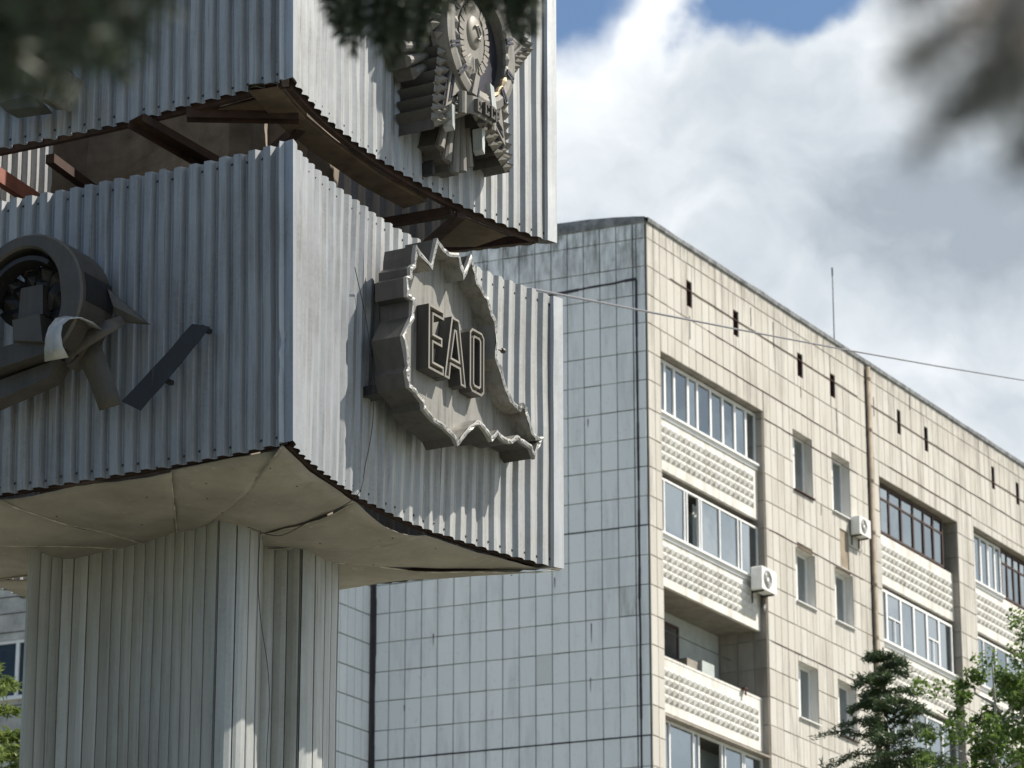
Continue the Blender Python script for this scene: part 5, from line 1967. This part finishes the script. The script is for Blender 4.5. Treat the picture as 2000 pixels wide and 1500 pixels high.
conifer("spruce_tree", "dark fine-needled conifer at lower right in front of the facade", (5.15, 48.0), 13.35, 1.95, M['needle_far'], 1.5, 8.2, .06, droop=.2, seed=14)
conifer("larch_tree", "light green larch at the lower left edge in front of the grey wing", (-6.4, 42.0), 11.8, 1.45, M['larch'], 1.35, 8.2, .085, droop=.15, seed=9)


def added_spruces():  # unseen trees, added so the left metal face reflects something dark
    base = conifer("added_spruce", "unseen spruce added beyond the left edge to darken reflections in the cladding", (-13.0, 21.0), 13.0, 2.6, M['needle_far'], .22, .8, .22, seed=31)
    base["group"] = "added unseen spruces beyond the left edge"
    kids = list(base.children)
    for (x, y, k, a) in ((-14.5, 16.5, 1.05, 1.0), (-12.0, 12.8, .95, 2.2), (-14.0, 8.5, 1.1, 3.1), (-11.0, 4.5, .9, 4.4), (-16.5, 25.0, 1.1, .5), (-17.5, 12.0, 1.15, 5.2), (-10.5, .0, 1.0, 1.7)):
        r_ = base.copy(); COL.objects.link(r_)
        r_.location = (x, y, 0); r_.scale = (k, k, k); r_.rotation_euler = (0, 0, a)
        for c in kids:
            d = c.copy(); COL.objects.link(d); d.parent = r_


added_spruces()


def broadleaf(name, label, loc, H, rad, zc, seed=3):
    rg = np.random.default_rng(seed)
    root = empty(name, (loc[0], loc[1], 0))
    tag(root, label, "tree")
    mb = MB()
    mb.tube([(0, 0, 0), (.05, .02, H * .4), (0, .05, H * .7), (-.1, 0, H * .97)], [.16, .11, .06, .012], 8)
    mb.obj("trunk", M['birch_bark'], root)
    lm = MB(); C = []; AX = []; AY = []
    for k in range(46):
        z0 = rg.uniform(zc * .82, H * .95)
        a = rg.uniform(0, 2 * np.pi)
        f = max(0, (H - z0) / (H - zc * .82))
        L = rad * (f ** .55) * rg.uniform(.45, 1.1) + .15
        d = np.array([np.cos(a), np.sin(a), rg.uniform(.35, .95)])
        n = 6
        pts = [np.array([0, 0, z0]) + d * L * i / (n - 1) + rg.normal(0, .035, 3) * i * .6 for i in range(n)]
        lm.tube([tuple(p) for p in pts], [max(.007, .028 * (1 - i / n)) for i in range(n)], 5, False)
        for i in range(2, n):
            for q in range(3):
                if rg.random() < .42: continue
                cc = pts[i] + rg.normal(0, .17, 3)
                m = int(rg.integers(80, 170))
                r_ = rg.uniform(.12, .27)
                c = cc + unit(rg.normal(0, 1, (m, 3))) * (rg.random((m, 1)) ** .5) * r_ * np.array([1, 1, .8])
                nrm = unit(rg.normal(0, 1, (m, 3)) + np.array([0, 0, .6]))
                ax = unit(np.cross(nrm, rg.normal(0, 1, (m, 3))))
                ay = np.cross(nrm, ax)
                s_ = rg.uniform(.016, .042, (m, 1))
                C.append(c); AX.append(ax * s_); AY.append(ay * s_ * .72)
    lm.obj("limbs", M['birch_bark'], root)
    quads_obj("crown", np.concatenate(C), np.concatenate(AX), np.concatenate(AY), M['leaf'], root)


broadleaf("poplar_tree", "bright green leafy tree at the lower right corner beside the dark conifer", (6.55, 46.5), 13.15, 1.75, 10.2, 3)
broadleaf("poplar_tree", "low leafy tree between the dark conifer and the tall bright green one", (6.1, 47.5), 11.6, 1.1, 9.2, 8)

# ---- boughs of the spruce the photographer stands under
CEN_TW = [((-0.167, 3.541, 3.226), (-0.173, 3.576, 3.147)), ((-0.207, 3.814, 3.351), (-0.2, 3.847, 3.278)), ((-0.134, 3.265, 3.099), (-0.143, 3.29, 3.043)), ((-0.112, 3.541, 3.244), (-0.13, 3.588, 3.137)), ((-0.099, 3.812, 3.357), (-0.111, 3.85, 3.272)), ((-0.062, 3.255, 3.117), (-0.076, 3.279, 3.064)), ((-0.02, 3.548, 3.247), (-0.024, 3.574, 3.189)), ((0.006, 3.806, 3.367), (0.011, 3.846, 3.277)), ((0.021, 3.258, 3.107), (0.021, 3.286, 3.044)), ((-0.053, 3.553, 3.25), (-0.052, 3.576, 3.199)), ((-0.009, 3.81, 3.35), (-0.005, 3.837, 3.29)), ((-0.118, 3.256, 3.101), (-0.131, 3.29, 3.023)), ((-0.202, 3.556, 3.245), (-0.2, 3.582, 3.189)), ((-0.09, 3.801, 3.359), (-0.099, 3.831, 3.293)), ((-0.108, 3.256, 3.095), (-0.108, 3.281, 3.039)), ((-0.039, 3.564, 3.255), (-0.039, 3.586, 3.206)), ((0.0, 3.799, 3.358), (0.003, 3.826, 3.298)), ((-0.159, 3.247, 3.102), (-0.154, 3.275, 3.042)), ((-0.135, 3.569, 3.251), (-0.124, 3.604, 3.175)), ((-0.078, 3.801, 3.345), (-0.075, 3.818, 3.307)), ((0.015, 3.253, 3.094), (0.006, 3.275, 3.045)), ((-0.158, 3.579, 3.243), (-0.189, 3.604, 3.184))]
LEF_TW = [((-0.345, 2.068, 2.546), (-0.292, 2.103, 2.485)), ((-0.333, 2.247, 2.64), (-0.275, 2.285, 2.573)), ((-0.272, 2.026, 2.537), (-0.231, 2.05, 2.494)), ((-0.226, 1.911, 2.477), (-0.205, 1.921, 2.459)), ((-0.361, 2.169, 2.559), (-0.325, 2.193, 2.517)), ((-0.359, 2.214, 2.609), (-0.295, 2.246, 2.558)), ((-0.276, 1.947, 2.494), (-0.247, 1.971, 2.448)), ((-0.334, 1.974, 2.453), (-0.307, 1.989, 2.429)), ((-0.34, 2.228, 2.615), (-0.321, 2.257, 2.556)), ((-0.278, 2.148, 2.586), (-0.255, 2.173, 2.535)), ((-0.302, 1.896, 2.47), (-0.261, 1.915, 2.44)), ((-0.341, 2.045, 2.525), (-0.31, 2.067, 2.486)), ((-0.313, 2.254, 2.635), (-0.303, 2.277, 2.587))]
RIG_TW = [((0.151, 0.979, 2.03), (0.124, 0.996, 1.999)), ((0.151, 1.066, 2.075), (0.129, 1.075, 2.06)), ((0.137, 1.021, 2.069), (0.123, 1.027, 2.059)), ((0.157, 0.921, 1.987), (0.142, 0.931, 1.968)), ((0.148, 0.892, 2.007), (0.126, 0.907, 1.981)), ((0.15, 0.992, 2.055), (0.136, 1.001, 2.039)), ((0.182, 1.063, 2.077), (0.156, 1.08, 2.05)), ((0.17, 1.008, 2.037), (0.152, 1.018, 2.02)), ((0.142, 0.907, 1.99), (0.118, 0.917, 1.974)), ((0.126, 0.912, 2.0), (0.113, 0.918, 1.99)), ((0.167, 1.02, 2.035), (0.141, 1.031, 2.019)), ((0.166, 1.061, 2.087), (0.156, 1.07, 2.069)), ((0.164, 0.983, 2.044), (0.154, 0.994, 2.022)), ((0.152, 0.903, 1.97), (0.142, 0.91, 1.956))]


def needles_mesh(rg, twigs, nl, nw, per_m, C):
    """needle prisms (thin 3-sided spikes) along each twig"""
    V = []
    for (a, b) in twigs:
        a = np.array(a); b = np.array(b)
        L = np.linalg.norm(b - a)
        d = (b - a) / L
        m = int(per_m * L)
        t = rg.uniform(0, 1, (m, 1))
        base = a + (b - a) * t
        rad = unit(np.cross(d, rg.normal(0, 1, (m, 3))))
        dirs = unit(rad * 1.0 + d * rg.uniform(.25, .75, (m, 1)))
        end = t[:, 0] > .93
        dirs[end] = unit(dirs[end] + d * 1.2)
        ln = nl * rg.uniform(.75, 1.1, (m, 1))
        tip = base + dirs * ln
        mid = base + dirs * ln * .6
        q = unit(np.cross(dirs, rg.normal(0, 1, (m, 3)))) * nw
        q2 = np.cross(dirs, q)
        V.append(np.stack([base - q * .5, base + q * .5, mid + q * .5 + q2 * .3, tip, mid - q * .5 + q2 * .3], 1))
    V = np.concatenate(V)
    C.append(V)


def build_spruce():
    rg = np.random.default_rng(21)
    root = empty("overhanging_spruce", (1.9, -1.6, 0))
    tag(root, "blurred dark spruce boughs hanging into the top of the picture", "tree")
    off = np.array([1.9, -1.6, 0])
    mb = MB(); mb.tube([(0, 0, 0), (0, 0, 3), (0, 0, 8), (0, 0, 13)], [.2, .17, .1, .02], 10); mb.obj("trunk", M['bark'], root)

    def bough(twigs, nl, nw, per_m, name, hub, nmat='needle'):
        wood = MB()
        C = []
        needles_mesh(rg, twigs, nl, nw, per_m, C)
        for (a, b) in twigs:
            a_ = np.array(a); b_ = np.array(b)
            wood.tube([tuple(np.array(hub) - off), tuple((np.array(hub) * .35 + a_ * .65) + np.array([0, 0, .04]) - off), tuple(a_ - off), tuple(b_ - off)], [.007, .0045, .003, .0018], 5, False)
        hub_ = np.array(hub)
        tr = np.array([1.9, -1.6, hub_[2] + .5])
        wood.tube([tuple(tr - off), tuple(tr * .5 + hub_ * .5 + np.array([0, 0, .25]) - off), tuple(hub_ - off)], [.04, .022, .009], 6, False)
        V = np.concatenate(C) - off
        n = len(V)
        me = bpy.data.meshes.new(name)
        me.vertices.add(n * 5); me.vertices.foreach_set("co", V.reshape(-1))
        idx = np.array([0, 1, 2, 3, 4])[None, :] + np.arange(n)[:, None] * 5
        me.loops.add(n * 5); me.loops.foreach_set("vertex_index", idx.reshape(-1))
        me.polygons.add(n); me.polygons.foreach_set("loop_start", np.arange(n) * 5); me.polygons.foreach_set("loop_total", np.full(n, 5))
        me.update(calc_edges=True); me.materials.append(M[nmat])
        o = bpy.data.objects.new(name, me); COL.objects.link(o); o.parent = root
        wood.obj("twigs", M['bark'], o)

    c_ = np.array([0, 0, 1.6])
    cen = [(tuple(c_ + (np.array(a) - c_) * 1.35), tuple(c_ + (np.array(b) - c_) * 1.35)) for a, b in CEN_TW]
    bough(cen, .023, .0026, 3000, "bough", (-.02, 4.75, 4.25))
    bough(LEF_TW, .022, .0024, 2600, "bough", (-.25, 2.0, 2.85))
    bough(RIG_TW, .0125, .0012, 2600, "bough", (.42, 1.5, 2.55), 'needle_lit')
    # boughs higher up on the same tree, out of the picture, that keep the hanging ones in shade
    S = np.array(sdir)
    for hub, n in (((-.07, 4.93, 3.83), 46), ((-.28, 2.1, 2.55), 46)):
        tw = []
        for i in range(n):
            c = np.array(hub) + S * rg.uniform(.45, 1.9) + rg.normal(0, .17, 3)
            dv = unit(rg.normal(0, 1, 3) * np.array([1, 1, .4]))
            e_ = c + dv * .28
            if min((c[2] - 1.6) / max(.05, c[1]), (e_[2] - 1.6) / max(.05, e_[1])) < .56 and max(c[0] / max(.05, c[1]), e_[0] / max(.05, e_[1])) < .32: continue
            tw.append((tuple(c), tuple(e_)))
        bough(tw, .026, .0042, 1500, "bough", tuple(np.array(hub) + S * 1.2 + np.array([0, 0, .25])))


build_spruce()
